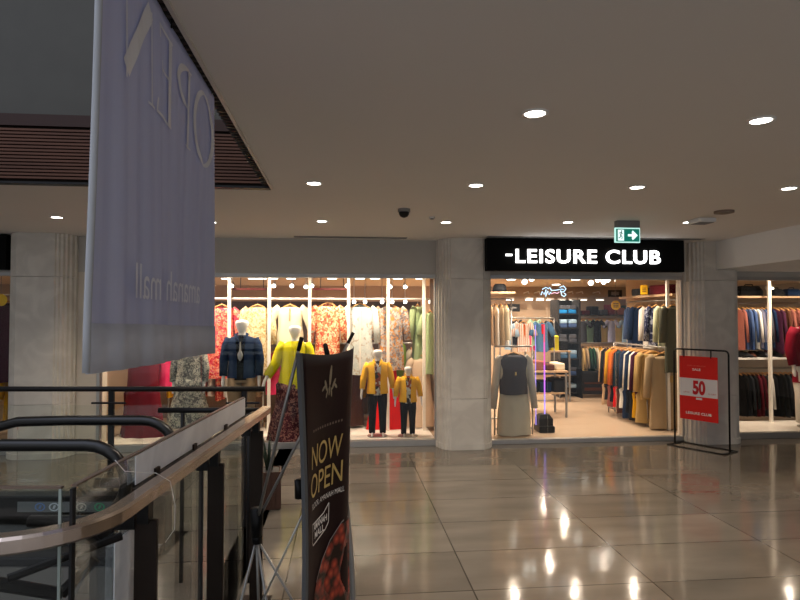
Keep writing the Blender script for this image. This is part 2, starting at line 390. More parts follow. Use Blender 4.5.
def stroke(m, pts, w, y):
    for (x0, z0), (x1, z1) in zip(pts[:-1], pts[1:]):
        d = Vector((x1-x0, 0, z1-z0)); n = Vector((-d.z, 0, d.x)).normalized()*w/2
        a = Vector((x0, y, z0)); b = Vector((x1, y, z1)); m.add([a-n, b-n, b+n, a+n], [(0, 1, 2, 3)])
rn.cyl((-.072, -.0205, -.112), .008, .001, 12, 'y')
stroke(rn, [(-.075, -.122), (-.082, -.158)], .014, -.0205); stroke(rn, [(-.082, -.158), (-.066, -.175), (-.07, -.2)], .009, -.0205); stroke(rn, [(-.082, -.158), (-.092, -.185), (-.108, -.188)], .009, -.0205)
stroke(rn, [(-.072, -.128), (-.056, -.145)], .006, -.0205); stroke(rn, [(-.078, -.125), (-.096, -.13), (-.102, -.145)], .006, -.0205)
rn.obj('running_figure', mat('exit_dark', (0, .12, .08), .5), ex)

# ================================================================ SHOP SIGN
SY = YC-.14
a = atY(487, 241, SY); b = atY(684.5, 272, SY)
sg = thing('shop_sign', 'long black fascia sign with glowing white LEISURE CLUB letters over the entrance', 'sign', (0, 0, 0))
z1 = H-.012; z0 = b.z
MB().box((a.x, SY, z0), (b.x, SY+.13, z1)).obj('sign_box', M_signblack, sg, bevel=.004)
lw = emit('letter_white', (1, .98, .96), 3.2)
pa = atY(515.5, 263, SY); pb = atY(660, 263, SY); ph = atY(514.5, 249, SY).z - pa.z
vs, fs = text_mb('LEISURE CLUB', 1, bold=.018, space=1.12, ex=.03)
xmin = min(v[0] for v in vs); xmax = max(v[0] for v in vs); ym = max(v[1] for v in vs); yn = min(v[1] for v in vs)
kx = (pb.x-pa.x)/(xmax-xmin); kz = ph/(ym-yn)
MB().add([(pa.x+(v[0]-xmin)*kx, SY-.012-v[2]*.3, pa.z+(v[1]-yn)*kz) for v in vs], fs).obj('lettering', lw, sg)
pa = atY(505.5, 255, SY); MB().box((pa.x, SY-.02, pa.z-.012), (pa.x+.085, SY-.001, pa.z+.012)).obj('dash', lw, sg)
# far-left neighbour's black sign
a2 = atY(13, 237, YC); 
t = thing('shop_sign', 'plain black fascia panel cut by the left edge, beside the left column', 'sign')
MB().box((-8.6, YC+.1, 2.33), (XA-.01, YC+.26, H-.012)).obj('sign_box', M_signblack, t)

# ================================================================ BALUSTRADE (frame F)
def fb(mb, l0, l1, d0, d1, z0, z1):
    vs = [F(l, d, z) for z in (z0, z1) for d in (d0, d1) for l in (l0, l1)]
    return mb.add(vs, [(0, 2, 3, 1), (4, 5, 7, 6), (0, 1, 5, 4), (1, 3, 7, 5), (3, 2, 6, 7), (2, 0, 4, 6)])
bal = thing('balustrade', 'glass balustrade with a broad brushed metal handrail turning the corner round the escalator void', 'balustrade')
RL = -.89; RZ = 1.15; RD = 1.62
def rect_sweep(pts, wx, wz):
    """flat handrail swept in the level plane; pts are (l,d)"""
    m = MB(); rs = []
    P = [Vector(F(l, d, 0)) for l, d in pts]
    for i, p in enumerate(P):
        t = (P[min(i+1, len(P)-1)]-P[max(i-1, 0)]).normalized(); nrm = Vector((t.y, -t.x, 0))
        c = .008
        prof = [(-wx/2+c, RZ-wz), (wx/2-c, RZ-wz), (wx/2, RZ-wz+c), (wx/2, RZ-c), (wx/2-c, RZ), (-wx/2+c, RZ), (-wx/2, RZ-c), (-wx/2, RZ-wz+c)]
        rs.append([(p + nrm*a).to_3d() + Vector((0, 0, z)) for a, z in prof])
    return m.rings(rs)
arc = [(RL-.28+.28*math.sin(q), RD+.28-.28*math.cos(q)) for q in [PI/2*k/10 for k in range(11)]]
rect_sweep([(-4.2, RD), (-2.4, RD), (-1.4, RD)] + arc + [(RL, 2.4), (RL, 3.2), (RL, 3.95)], .062, .05).obj('handrail', M_steel, bal)
for i, d in enumerate((2.08, 2.86, 3.67)):
    m = MB(); fb(m, RL-.034, RL+.044, d-.010, d+.010, 0, RZ-.11)
    fb(m, RL-.09, RL+.09, d-.06, d+.06, 0, .012)
    o = m.obj('post', M_bronze, bal, bevel=.003)
    s = MB(); fb(s, RL-.02, RL+.02, d-.02, d+.02, RZ-.12, RZ-.045); fb(s, RL-.085, RL-.03, d-.018, d+.018, RZ-.14, RZ-.075); s.obj('bracket', M_blackm, o)
# raked brace under the corner
m = MB(); m.tube([F(-1.32, RD+.02, RZ-.1), F(-1.06, RD+.25, .88)], .02, 8); m.tube([F(-1.06, RD+.25, .88), F(-.98, RD+.3, .97)], .018, 8); m.tube([F(-1.15, RD+.13, .98), F(RL-.02, 1.95, 1.03)], .013, 8)
m.obj('brace', M_blackm, bal)
GT = 1.25
g = MB(); fb(g, -.962, -.95, 1.745, 3.62, .02, GT); g.obj('glass_panel', M_bglass, bal)
g = MB(); fb(g, -4.2, -.975, 1.72, 1.732, .02, GT); g.obj('glass_panel', M_bglass, bal)
g = MB(); fb(g, -.956, -.948, 1.722, 1.742, .02, GT); g.obj('corner_joint', M_dark, bal)
g = MB(); fb(g, -.985, -.977, 1.716, 1.720, .02, GT); g.obj('edge_strip', mat('glass_edge', (.30, .36, .33), .3), bal)
g = MB(); fb(g, -.964, -.948, 1.745, 3.62, GT, GT+.006); fb(g, -4.2, -.98, 1.718, 1.734, GT, GT+.006); g.obj('edge_cap', mat('edge_brown', (.16, .11, .08), .35), bal)
# joints of the side glass
for d in (2.86,):
    g = MB(); fb(g, -.966, -.946, d-.006, d+.006, .02, GT-.12); g.obj('panel_joint', M_dark, bal)
# pale strip along the glass top, dark clamp rail below it
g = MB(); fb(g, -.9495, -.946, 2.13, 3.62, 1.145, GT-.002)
o = g.obj('pale_strip', stone_mat('film_white', (.72, .74, .78), (.9, .92, .95)), bal); o['label'] = 'pale marbled strip along the glass top'
g = MB(); fb(g, -.946, -.93, 2.1, 3.8, 1.085, 1.14)
for d in (2.3, 2.72, 3.2): fb(g, -.944, -.935, d-.02, d+.02, 1.14, 1.165)
g.obj('clamp_rail', M_bronze, bal)
g = MB(); fb(g, -.9495, -.946, 1.98, 2.13, .02, 1.0); g.obj('pale_strip', MATS['film_white'], bal)  # pale upright strip on the side glass
# low skirting under the glass
g = MB(); fb(g, -.985, -.93, 1.70, 3.6, 0, .02); fb(g, -4.2, -.985, 1.70, 1.75, 0, .02); g.obj('shoe', M_bronze, bal)
# thin white cord looped over the handrail
cpts = [F(-.95, 1.98, 1.27), F(-.94, 2.03, 1.22), F(-.87, 2.12, 1.19), F(-.835, 2.16, 1.15), F(-.82, 2.17, 1.06), F(-.825, 2.18, .97), F(-.85, 2.16, .93)]
tag(MB().tube(cpts, .0013, 6).obj('cord', M_white, None, True), 'thin white cord looped over the broad metal handrail', 'cord')
# cross railing at the end of the near balustrade
cr = thing('railing', 'short low railing with a dark top bar at the far end of the metal handrail', 'railing')
m = MB(); m.tube([F(-1.6, 3.93, 1.125), F(-1.2, 3.93, 1.125), F(-.93, 3.93, 1.125)], .018, 10); m.obj('top_bar', M_blackm, cr, True)
for l in (-1.44, -1.0):
    m = MB(); m.tube([F(l, 3.93, 0), F(l, 3.93, 1.11)], .014, 8); m.obj('post', M_blackm, cr, True)
# far railing
fr = thing('railing', 'long dark handrail on slim posts with glass beyond the escalator', 'railing')
FD = 4.95
m = MB(); m.tube([F(-4.9, FD, 1.14), F(-3, FD, 1.14), F(-1.13, FD, 1.14)], .022, 10); m.obj('top_bar', M_blackm, fr, True)
for l in (-4.6, -3.5, -2.41, -1.3):
    m = MB(); fb(m, l-.022, l+.022, FD-.012, FD+.012, 0, 1.13); o = m.obj('post', M_blackm, fr)
    s = MB(); s.tube([F(l-.14, FD-.05, 1.03), F(l+.14, FD-.05, 1.03)], .009, 8); s.obj('bracket', M_blackm, o)
g = MB(); fb(g, -4.9, -1.2, FD+.02, FD+.03, .03, 1.0); g.obj('glass_panel', M_bglass, fr)

# ================================================================ ESCALATOR
es = thing('escalator', 'escalator head with two black rubber handrails on glass sides, sinking away beside the far railing', 'escalator')
def handrail(d, zt, name='handrail'):
    le = -1.95; r = .235
    pts = [F(-5.6, d, zt-1.5), F(-3.3, d, zt-.12), F(-2.9, d, zt-.01), F(-2.5, d, zt)] + [F(le-.3+.0, d, zt)]
    for k in range(13):
        q = PI*k/12; pts.append(F(le + r*1.05*math.sin(q), d, zt-r + r*math.cos(q)))
    pts.append(F(le-.35, d, zt-2*r))
    MB().tube(pts, .038, 10, 1.0).obj(name, mat('rubber_black', (.004, .004, .004), .3), es, True)
    g = MB(); fb(g, -2.9, -1.95, d-.006, d+.006, .25, zt-.03); g.obj('glass_side', M_bglass, es)
handrail(3.70, .945); handrail(4.50, .958)
sk = MB(); fb(sk, -3.2, -1.75, 3.60, 3.78, .0, .29); fb(sk, -3.2, -1.75, 3.60, 3.64, -1.0, 0); sk.obj('near_skirt', M_dark, es, bevel=.01)
sk = MB(); fb(sk, -3.2, -1.75, 4.44, 4.58, .0, .405); sk.obj('far_skirt', M_black, es, bevel=.008)
cl = MB(); fb(cl, -3.6, -1.73, 3.585, 3.60, -.6, .24); cl.obj('cladding', mat('cladding_olive', (.11, .105, .095), .35, .3), es)
st = MB(); fb(st, -3.2, -1.76, 3.80, 4.42, .0, .055)
for i in range(18): fb(st, -3.2, -2.2, 3.81+i*.034, 3.822+i*.034, .055, .068)
st.obj('treads', M_blackm, es)
cb = MB(); fb(cb, -2.15, -1.76, 3.80, 4.42, .055, .062); cb.obj('comb_plate', M_grey, es)
sp_ = MB(); fb(sp_, -2.85, -1.98, 4.434, 4.439, .29, .365); dec = sp_.obj('sticker_strip', mat('sticker_grey', (.16, .17, .17), .5), es)
for i, (px, c) in enumerate(((43, (.15, .25, .5)), (57, (.6, .65, .7)), (84, (.7, .68, .6)), (102, (.1, .5, .25)))):
    l = (px-400)/590*4.43; m = MB(); n = 16
    for r0, r1 in ((.022, .031),):
        vs = [F(l+rr*math.cos(a)*1.3, 4.4325, .328+rr*math.sin(a)) for rr in (r0, r1) for a in [2*PI*k/n for k in range(n)]]
        m.add(vs, [(k, (k+1) % n, (k+1) % n+n, k+n) for k in range(n)])
    m.add([F(l-.012, 4.4325, .315), F(l+.004, 4.4325, .315), F(l+.014, 4.4325, .341), F(l-.002, 4.4325, .341)], [(0, 1, 2, 3)])
    m.obj('sticker', mat('sticker_%d' % i, c, .5), dec)

# ================================================================ HANGING BANNER (OPEN)
bn = thing('hanging_banner', 'big pale lavender cloth banner seen from behind, hung from the edge of the ceiling opening', 'banner')
bnx = -.60
def BS(y, z, off=0.0):
    """banner surface: y along the cloth, z height; off towards the viewer"""
    t = (2.74-z)/1.15
    w = .006*math.sin(y*23+1) + .004*math.sin(y*57+z) + .012*math.sin(y*6.2+z*1.3)
    return Vector((bnx + w*max(0, min(1, t+.15)) + off, y, z))
def banner_mat():
    m = bpy.data.materials.new('banner_cloth'); m.use_nodes = True; n = m.node_tree; b = n.nodes['Principled BSDF']; out = n.nodes['Material Output']
    tc = n.nodes.new('ShaderNodeTexCoord'); mp = n.nodes.new('ShaderNodeMapping'); mp.inputs['Scale'].default_value = (1, 14, .5)
    no = n.nodes.new('ShaderNodeTexNoise'); no.inputs['Scale'].default_value = 1.5; no.inputs['Detail'].default_value = 5
    mx = n.nodes.new('ShaderNodeMix'); mx.data_type = 'RGBA'; mx.inputs[6].default_value = (.52, .54, .70, 1); mx.inputs[7].default_value = (.68, .69, .80, 1)
    L = n.links.new; L(tc.outputs['Object'], mp.inputs[0]); L(mp.outputs[0], no.inputs['Vector']); L(no.outputs['Fac'], mx.inputs[0]); L(mx.outputs[2], b.inputs['Base Color']); b.inputs['Roughness'].default_value = .75
    tr = n.nodes.new('ShaderNodeBsdfTranslucent'); L(mx.outputs[2], tr.inputs[0]); ms = n.nodes.new('ShaderNodeMixShader'); ms.inputs[0].default_value = .3
    L(b.outputs[0], ms.inputs[1]); L(tr.outputs[0], ms.inputs[2]); L(ms.outputs[0], out.inputs[0]); return m
M_ban = banner_mat()
Y0, Y1 = 1.495, 2.785
def zb(y): return 1.613 - .03*(y-Y0)/(Y1-Y0)
rs = []
NY, NZ = 90, 34
ZT = 2.765
front = [[BS(Y0+(Y1-Y0)*i/NY, ZT-(ZT-zb(Y0+(Y1-Y0)*i/NY))*j/NZ) for j in range(NZ+1)] for i in range(NY+1)]
m = MB()
back = [[p + Vector((-.003, 0, 0)) for p in c] for c in front]
loops = [f + b[::-1] for f, b in zip(front, back)]
m.rings(loops); m.obj('cloth', M_ban, bn, True)
# rolled front hem and bottom hem
hm = MB(); hm.tube([BS(Y0, ZT-(ZT-zb(Y0))*j/12) + Vector((.004, -.006, 0)) for j in range(13)], .009, 12); hm.obj('rolled_hem', mat('hem_grey', (.46, .48, .51), .7), bn, True)
hb = MB(); hb.rings([[BS(y, z, o_) for z, o_ in ((zb(y)-.004, .0), (zb(y)-.004, .006), (zb(y)+.12, .004), (zb(y)+.12, .0))] for y in [Y0+(Y1-Y0)*i/60 for i in range(61)]]); hb.obj('bottom_hem', mat('hem_pale', (.62, .65, .74), .7), bn, True)
M_let = mat('banner_letter', (.82, .82, .84), .7)
for y in (1.55, 2.1, 2.72): MB().tube([(bnx, y, ZT-.01), (bnx, y, H+.02)], .004, 6).obj('hook', M_blackm, bn)
# serif capitals drawn as strokes, mirrored: y runs away from the viewer
def poly(m, pts):
    """(y,z) outline subdivided so it follows the cloth"""
    m.add([BS(1.65+(y-1.70)*1.018, z, .006) for y, z in pts], [tuple(range(len(pts)))])
zl, zh = 2.40, 2.70
def bar(m, y0, z0, y1, z1, w, n=6):
    d = Vector((y1-y0, z1-z0)).normalized(); nn = Vector((-d.y, d.x))*w/2
    for i in range(n):
        a = (y0+(y1-y0)*i/n, z0+(z1-z0)*i/n); b = (y0+(y1-y0)*(i+1)/n, z0+(z1-z0)*(i+1)/n)
        poly(m, [(a[0]-nn.x, a[1]-nn.y), (b[0]-nn.x, b[1]-nn.y), (b[0]+nn.x, b[1]+nn.y), (a[0]+nn.x, a[1]+nn.y)])
def ell(m, cy, cz, ry, rz, t0, t1, a0, a1, n=28):
    for i in range(n):
        p = a0+(a1-a0)*i/n; q = a0+(a1-a0)*(i+1)/n
        def P(a, o): return (cy+math.cos(a)*(ry - o*(t0*abs(math.cos(a))+t1*abs(math.sin(a)))), cz+math.sin(a)*(rz - o*(t0*abs(math.cos(a))+t1*abs(math.sin(a)))))
        poly(m, [P(p, 0), P(q, 0), P(q, 1), P(p, 1)])
L_ = MB()
# N (mirrored)
bar(L_, 1.70, zl, 1.70, zh+.03, .010); bar(L_, 1.70, zl+.025, 1.905, zh-.01, .055, 8); bar(L_, 1.915, zl, 1.915, zh-.01, .010); bar(L_, 1.885, zl, 1.945, zl, .008, 2); bar(L_, 1.67, zh+.03, 1.73, zh+.03, .008, 2)
# E (mirrored): stem far, arms towards the viewer
bar(L_, 2.125, zl, 2.125, zh, .036); bar(L_, 1.965, zl+.004, 2.15, zl+.004, .010, 3); bar(L_, 1.99, zh-.004, 2.15, zh-.004, .010, 3); bar(L_, 2.02, 2.56, 2.12, 2.56, .009, 2)
bar(L_, 1.968, zl, 1.98, zl+.05, .010, 2); bar(L_, 1.995, zh, 2.0, zh-.045, .010, 2); bar(L_, 2.025, 2.53, 2.025, 2.59, .008, 2)
# P
bar(L_, 2.375, zl, 2.375, zh, .032); ell(L_, 2.355, 2.622, .15, .078, .034, .010, PI/2, 3*PI/2); bar(L_, 2.335, zl+.003, 2.415, zl+.003, .008, 2); bar(L_, 2.345, zh-.003, 2.405, zh-.003, .008, 2)
# O
ell(L_, 2.60, 2.545, .165, .158, .036, .010, 0, 2*PI, 44)
L_.obj('lettering', M_let, bn)
vs, fs = text_mb('amanah mall', .115, sx=1.0)
mx_ = max(v[0] for v in vs)
MB().add([Vector((bnx+.030, 1.69 + (mx_-v[0])*1.3, 1.80+v[1]*1.25)) for v in vs], fs).obj('small_lettering', mat('small_letter', (.84, .85, .92), .7), bn)

# ================================================================ X-STAND BANNER (NOW OPEN)
xs = thing('banner_stand', 'dark maroon NOW OPEN banner on an X-shaped pole stand near the handrail', 'banner stand')
NPA, NPB = F(-.366, 2.2, 0), F(-.184, 2.7, 0)
ZTT = 1.612
nrm = (NPB-NPA).normalized(); NB = Vector((nrm.y, -nrm.x, 0))
def XS(u, v, off=0.0):
    """u 0..1 across, v height in metres; bows inwards at mid height"""
    bow = math.sin(PI*min(1, max(0, (ZTT-v)/ZTT)))
    e = .5 + (u-.5)*(1-.20*bow)
    p = NPA.lerp(NPB, e) + Vector((0, 0, v))
    roll = max(0, u-.80)/.20
    return p + NB*(off - .05*bow*math.sin(PI*u) - .03*roll*roll) + Vector((0, 0, -.02*math.sin(PI*u)*max(0, 1-(ZTT-v)*4)))
M_maroon = mat('maroon_vinyl', (.011, .002, .003), .5, var=.2, scale=2)
m = MB(); NU, NV = 16, 30
fr_ = [[XS(i/NU, ZTT-(ZTT-.03)*j/NV) for j in range(NV+1)] for i in range(NU+1)]
m.rings([f + [p - NB*.003 for p in f[::-1]] for f in fr_]); m.obj('banner_sheet', M_maroon, xs, True)
M_rod = mat('rod_grey', (.36, .35, .33), .35, .6)
m = MB(); m.rings([[XS(0, z, o)+nrm*a for a, o in ((-.022, -.012), (.0, -.006), (.002, .002), (-.016, .0))] for z in [.03+(ZTT-.03)*k/20 for k in range(21)]]); m.obj('edge_hem', mat('hem_slate', (.10, .105, .11), .6), xs)
M_gold = mat('gold_print', (.62, .46, .16), .4, .3); M_wp = mat('white_print', (.75, .73, .70), .5); M_pale = mat('faint_print', (.20, .15, .12), .5)
def xtext(name, txt, u0, u1, v, hgt, mt, bold=0, slant=0):
    vs, fs = text_mb(txt, 1, bold=bold)
    a = min(q[0] for q in vs); b = max(q[0] for q in vs); yn = min(q[1] for q in vs); ym = max(q[1] for q in vs)
    return MB().add([XS(u0+(q[0]-a)/(b-a)*(u1-u0), v+(q[1]-yn)/(ym-yn)*hgt, .004) for q in vs], fs).obj(name, mt, xs)
xtext('gold_lettering', 'NOW', .15, .78, 1.15, .092, M_gold)
xtext('gold_lettering', 'OPEN', .13, .80, 1.035, .092, M_gold)
xtext('white_lettering', 'FLOOR, AMANAH MALL', .18, .84, .985, .026, M_wp)
m = MB()
def uvstroke(m, pts, w):
    for (a, b), (c, d) in zip(pts[:-1], pts[1:]):
        dd = Vector(((c-a)*.52, d-b)).normalized(); nx, nz = -dd.y*w/2/.52, dd.x*w/2
        m.add([XS(a-nx, b-nz, .004), XS(c-nx, d-nz, .004), XS(c+nx, d+nz, .004), XS(a+nx, b+nz, .004)], [(0, 1, 2, 3)])
for k in range(12): uvstroke(m, [(.18+k*.05, 1.30), (.205+k*.05, 1.30)], .010)
m.obj('faint_line', M_pale, xs)
m = MB()
uvstroke(m, [(.20, .930), (.50, .935), (.60, .965), (.60, .885), (.54, .862), (.22, .846), (.20, .86), (.20, .930)], .005); m.obj('logo_outline', M_wp, xs)
xtext('logo_lettering', 'AMANAH', .24, .57, .897, .027, M_wp, .02); xtext('logo_lettering', 'MALL', .28, .52, .861, .028, M_wp, .02)
# fleur shaped emblem
def leafp(m, cu, cv, L, W, ang):
    n = 12; pts = []
    for k in range(n):
        t = 2*PI*k/n; x = W/2*math.sin(t); y = L/2*math.cos(t)*(1 if math.cos(t) > 0 else .9)
        xr = x*math.cos(ang)-y*math.sin(ang); yr = x*math.sin(ang)+y*math.cos(ang); pts.append(XS(cu+xr/.52, cv+yr, .004))
    m.add(pts, [tuple(range(n))])
m = MB(); leafp(m, .47, 1.515, .10, .022, 0)
for s in (-1, 1):
    leafp(m, .47+s*.07, 1.475, .06, .018, s*-.5); leafp(m, .47+s*.11, 1.465, .04, .014, s*.9); leafp(m, .47+s*.04, 1.44, .05, .012, s*.3)
leafp(m, .47, 1.45, .05, .012, 0); m.obj('emblem', mat('emblem_silver', (.33, .29, .20), .4, .3), xs)
# food picture
def food():
    m, n, b = nt('food_print'); tc = n.nodes.new('ShaderNodeTexCoord'); v = n.nodes.new('ShaderNodeTexVoronoi'); v.inputs['Scale'].default_value = 26
    cr = n.nodes.new('ShaderNodeValToRGB'); e = cr.color_ramp.elements; e[0].position = 0; e[0].color = (.55, .09, .03, 1); e[1].position = .75; e[1].color = (.012, .004, .003, 1); q = e.new(.3); q.color = (.30, .035, .02, 1)
    n.links.new(tc.outputs['Object'], v.inputs['Vector']); n.links.new(v.outputs['Distance'], cr.inputs[0]); n.links.new(cr.outputs[0], b.inputs['Base Color']); b.inputs['Roughness'].default_value = .35; return m
m = MB(); out = [(.98, .80), (.80, .80), (.66, .72), (.56, .60), (.47, .48), (.40, .36), (.40, .26), (.5, .16), (.62, .10), (.98, .08)]
nrow = 24
for i in range(nrow):
    v0 = .85 - .40*i/nrow; v1 = .85 - .40*(i+1)/nrow
    def edge(v):
        L = [(.82, .86), (.64, .80), (.48, .74), (.34, .68), (.27, .65), (.27, .62), (.40, .58), (.52, .54), (.60, .44)]
        for (u0, a), (u1, b) in zip(L[:-1], L[1:]):
            if a >= v >= b: return u0+(u1-u0)*(a-v)/(a-b)
        return .62
    for k in range(3):
        f = lambda v, q: edge(v)+(1-edge(v))*q/3
        m.add([XS(f(v0, k), v0, .004), XS(f(v0, k+1), v0, .004), XS(f(v1, k+1), v1, .004), XS(f(v1, k), v1, .004)], [(0, 3, 2, 1)])
m.obj('food_picture', food(), xs)
m = MB(); uvstroke(m, [(.99, .862), (.81, .858), (.63, .803), (.47, .742), (.33, .682)], .006); m.obj('picture_outline', M_grey, xs)
# poles and hub
hub = F(-.625, 2.6, .85)
m = MB(); m.tube([hub+Vector((0, 0, -.06)), hub+Vector((0, 0, .06))], [.022, .03], 10); m.tube([hub+Vector((0, 0, -.09)), hub+Vector((0, 0, -.05))], .02, 10); m.obj('hub', M_black, xs, True)
tipA = XS(.02, ZTT, -.01)+Vector((0, 0, .045)); tipB = XS(.98, ZTT, -.01)+Vector((0, 0, .05))
for tip in (tipA, tipB):
    o = MB().tube([hub, tip], .0065, 8).obj('pole', M_rod, xs, True)
    dd = (tip-hub).normalized(); MB().tube([tip-dd*.04, tip+dd*.015], .008, 8).obj('pole_tip', M_black, o, True)
o = MB().tube([XS(.45, ZTT-.03, -.01), XS(.47, ZTT+.04, -.03), XS(.5, ZTT-.02, -.02)], .010, 8).obj('clip', M_black, xs, True)
feet = [XS(.0, .03, -.02), XS(1.0, .03, -.02), F(-.80, 2.5, .0), F(-.66, 2.85, 0)]
for f_ in feet: MB().tube([hub-Vector((0, 0, .07)), f_], .006, 8).obj('pole', M_rod, xs, True)
MB().tube([XS(.05, 1.0, -.02), XS(.05, 1.0, -.02)*.5+F(-.72, 2.45, .25)*.5, F(-.74, 2.45, .02)], .0045, 6).obj('pole', M_rod, xs, True)
m = MB(); m.tube([F(-.268, 2.76, .98), F(-.247, 2.76, .86), F(-.225, 2.76, .62), F(-.215, 2.76, .42), F(-.205, 2.76, .02)], .013, 8); m.obj('pole', M_rod, xs, True)
m = MB(); m.tube([XS(.0, 1.13, -.035), XS(.0, 1.06, -.035)], .016, 8); m.obj('clip', M_black, xs, True)

# ================================================================ PLANTER
pp = atz(267, 511, 0)
pl = thing('potted_plant', 'spiky dark plant in a square brown slatted planter behind the handrail posts', 'plant', (pp.x, pp.y+.12, 0), .1)
m = MB(); hw = .105
m.box((-hw+.01, -hw+.01, 0), (hw-.01, hw-.01, .33))
for k in range(5):
    x = -hw + k*2*hw/5+.004
    for s in (-1, 1): m.box((x, s*hw-.006, .01), (x+.034, s*hw+.006, .34)); m.box((s*hw-.006, x, .01), (s*hw+.006, x+.034, .34))
m.obj('pot', mat('pot_brown', (.07, .035, .025), .5), pl)
MB().box((-hw+.012, -hw+.012, .33), (hw-.012, hw-.012, .335)).obj('soil', M_dark, pl)
random.seed(3)
for k in range(6):
    a = random.uniform(0, 6.28); h = random.uniform(.22, .42); dx = math.cos(a)*.07; dy = math.sin(a)*.05
    MB().tube([(dx*.3, dy*.3, .33), (dx*.7, dy*.7, .33+h*.5), (dx*1.3, dy*1.3, .33+h)], [.012, .014, .001], 6, .35).obj('leaf', mat('dark_leaf', (.02, .03, .018), .5), pl, True)

# ================================================================ SALE SIGN STAND
A = atz(675, 443.5, 0); B = atz(730, 453.5, 0)
ux = Vector((B.x-A.x, B.y-A.y, 0)); W_ = ux.length; ang = math.atan2(ux.y, ux.x)
ss = thing('sale_sign_stand', 'black tubular floor stand with a red and white sale card before the right column', 'sign stand', ((A.x+B.x)/2, (A.y+B.y)/2, 0), ang)
hw = W_/2; HH = 1.30; rr = .012
def local_tube(pts, r=rr): return MB().tube(pts, r, 8)
fpts = [(-hw, 0, .012)] + [(-hw, 0, HH-.06)] + [(-hw+.05-.05*math.cos(q), 0, HH-.05+.05*math.sin(q)) for q in [PI/2*k/5 for k in range(1, 6)]] + [(hw-.05+.05*math.sin(q), 0, HH-.05+.05*math.cos(q)) for q in [PI/2*k/5 for k in range(0, 6)]] + [(hw, 0, .012)]
local_tube(fpts).obj('upright_frame', M_blackm, ss, True)
bt = MB()
for s in (-1, 1): bt.box((s*hw-.02, -.17, 0), (s*hw+.02, .17, .014))
for s in (-1, 1): bt.box((-hw, s*.16-.012, 0), (hw, s*.16+.012, .013))
bt.obj('base_frame', M_blackm, ss, bevel=.002)
cw = .255; z1 = 1.21; z0 = .36
card = MB().box((-cw-.03, -.004, z0), (cw-.03, .004, z1)).obj('sale_card', mat('sale_red', (.62, .018, .014), .5, var=.04), ss)
for x in (-.2, .16): local_tube([(x-.02, 0, z1-.02), (x-.02, 0, HH)], .009).obj('clip', M_blackm, ss)
MB().box((-cw-.029, -.0055, .675), (cw-.031, -.0045, .915)).obj('white_band', mat('card_white', (.62, .60, .62), .5, var=.02), card)
def ctext(txt, cx, z, h, w, mt, bold=0, y=-.0065):
    vs, fs = text_mb(txt, 1, bold=bold); a = min(q[0] for q in vs); b = max(q[0] for q in vs); yn = min(q[1] for q in vs); ym = max(q[1] for q in vs)
    MB().add([(cx-.03+((q[0]-a)/(b-a)-.5)*w, y, z+(q[1]-yn)/(ym-yn)*h) for q in vs], fs).obj('lettering', mt, card)
ctext('50', .01, .70, .19, .17, mat('print_red', (.45, .01, .015), .5), .05)
ctext('SALE', -.02, 1.02, .03, .11, M_wp, .02); ctext('END OF SEASON', -.02, 1.075, .018, .24, mat('faint_red', (.75, .15, .12), .5))
ctext('UPTO', -.16, .715, .018, .08, MATS['print_red']); ctext('% OFF', .18, .715, .018, .1, MATS['print_red'])
ctext('LEISURE CLUB', .0, .435, .034, .34, M_wp, .02)
MB().box((-.06, -.006, .636), (.02, -.0045, .66)).obj('small_label', MATS['card_white'], card)

# ================================================================ CLOTHES
WHITEPOST = emit('post_glow', (1, .93, .82), 1.1)
def hanger_mb(w):
    m = MB(); m.tube([(-w*.36, 0, -.075), (-w*.2, 0, -.035), (0, 0, -.005), (w*.2, 0, -.035), (w*.36, 0, -.075)], [.008, .011, .012, .011, .008], 6)
    return m
def hook_mb():
    return MB().tube([(0, 0, 0), (0, 0, .04), (.018, 0, .055), (.02, 0, .075), (0, 0, .09), (-.014, 0, .08)], .0025, 5)
_hg = {}
def add_hanger(root, w):
    k = round(w, 1)
    if k not in _hg:
        a = hanger_mb(w).obj('hanger', M_hang, None, True); b = hook_mb().obj('hook', M_alu, a); _hg[k] = (a.data, b.data); a.parent = root; return
    a = bpy.data.objects.new('hanger', _hg[k][0]); COL.objects.link(a); a.parent = root
    b = bpy.data.objects.new('hook', _hg[k][1]); COL.objects.link(b); b.parent = a
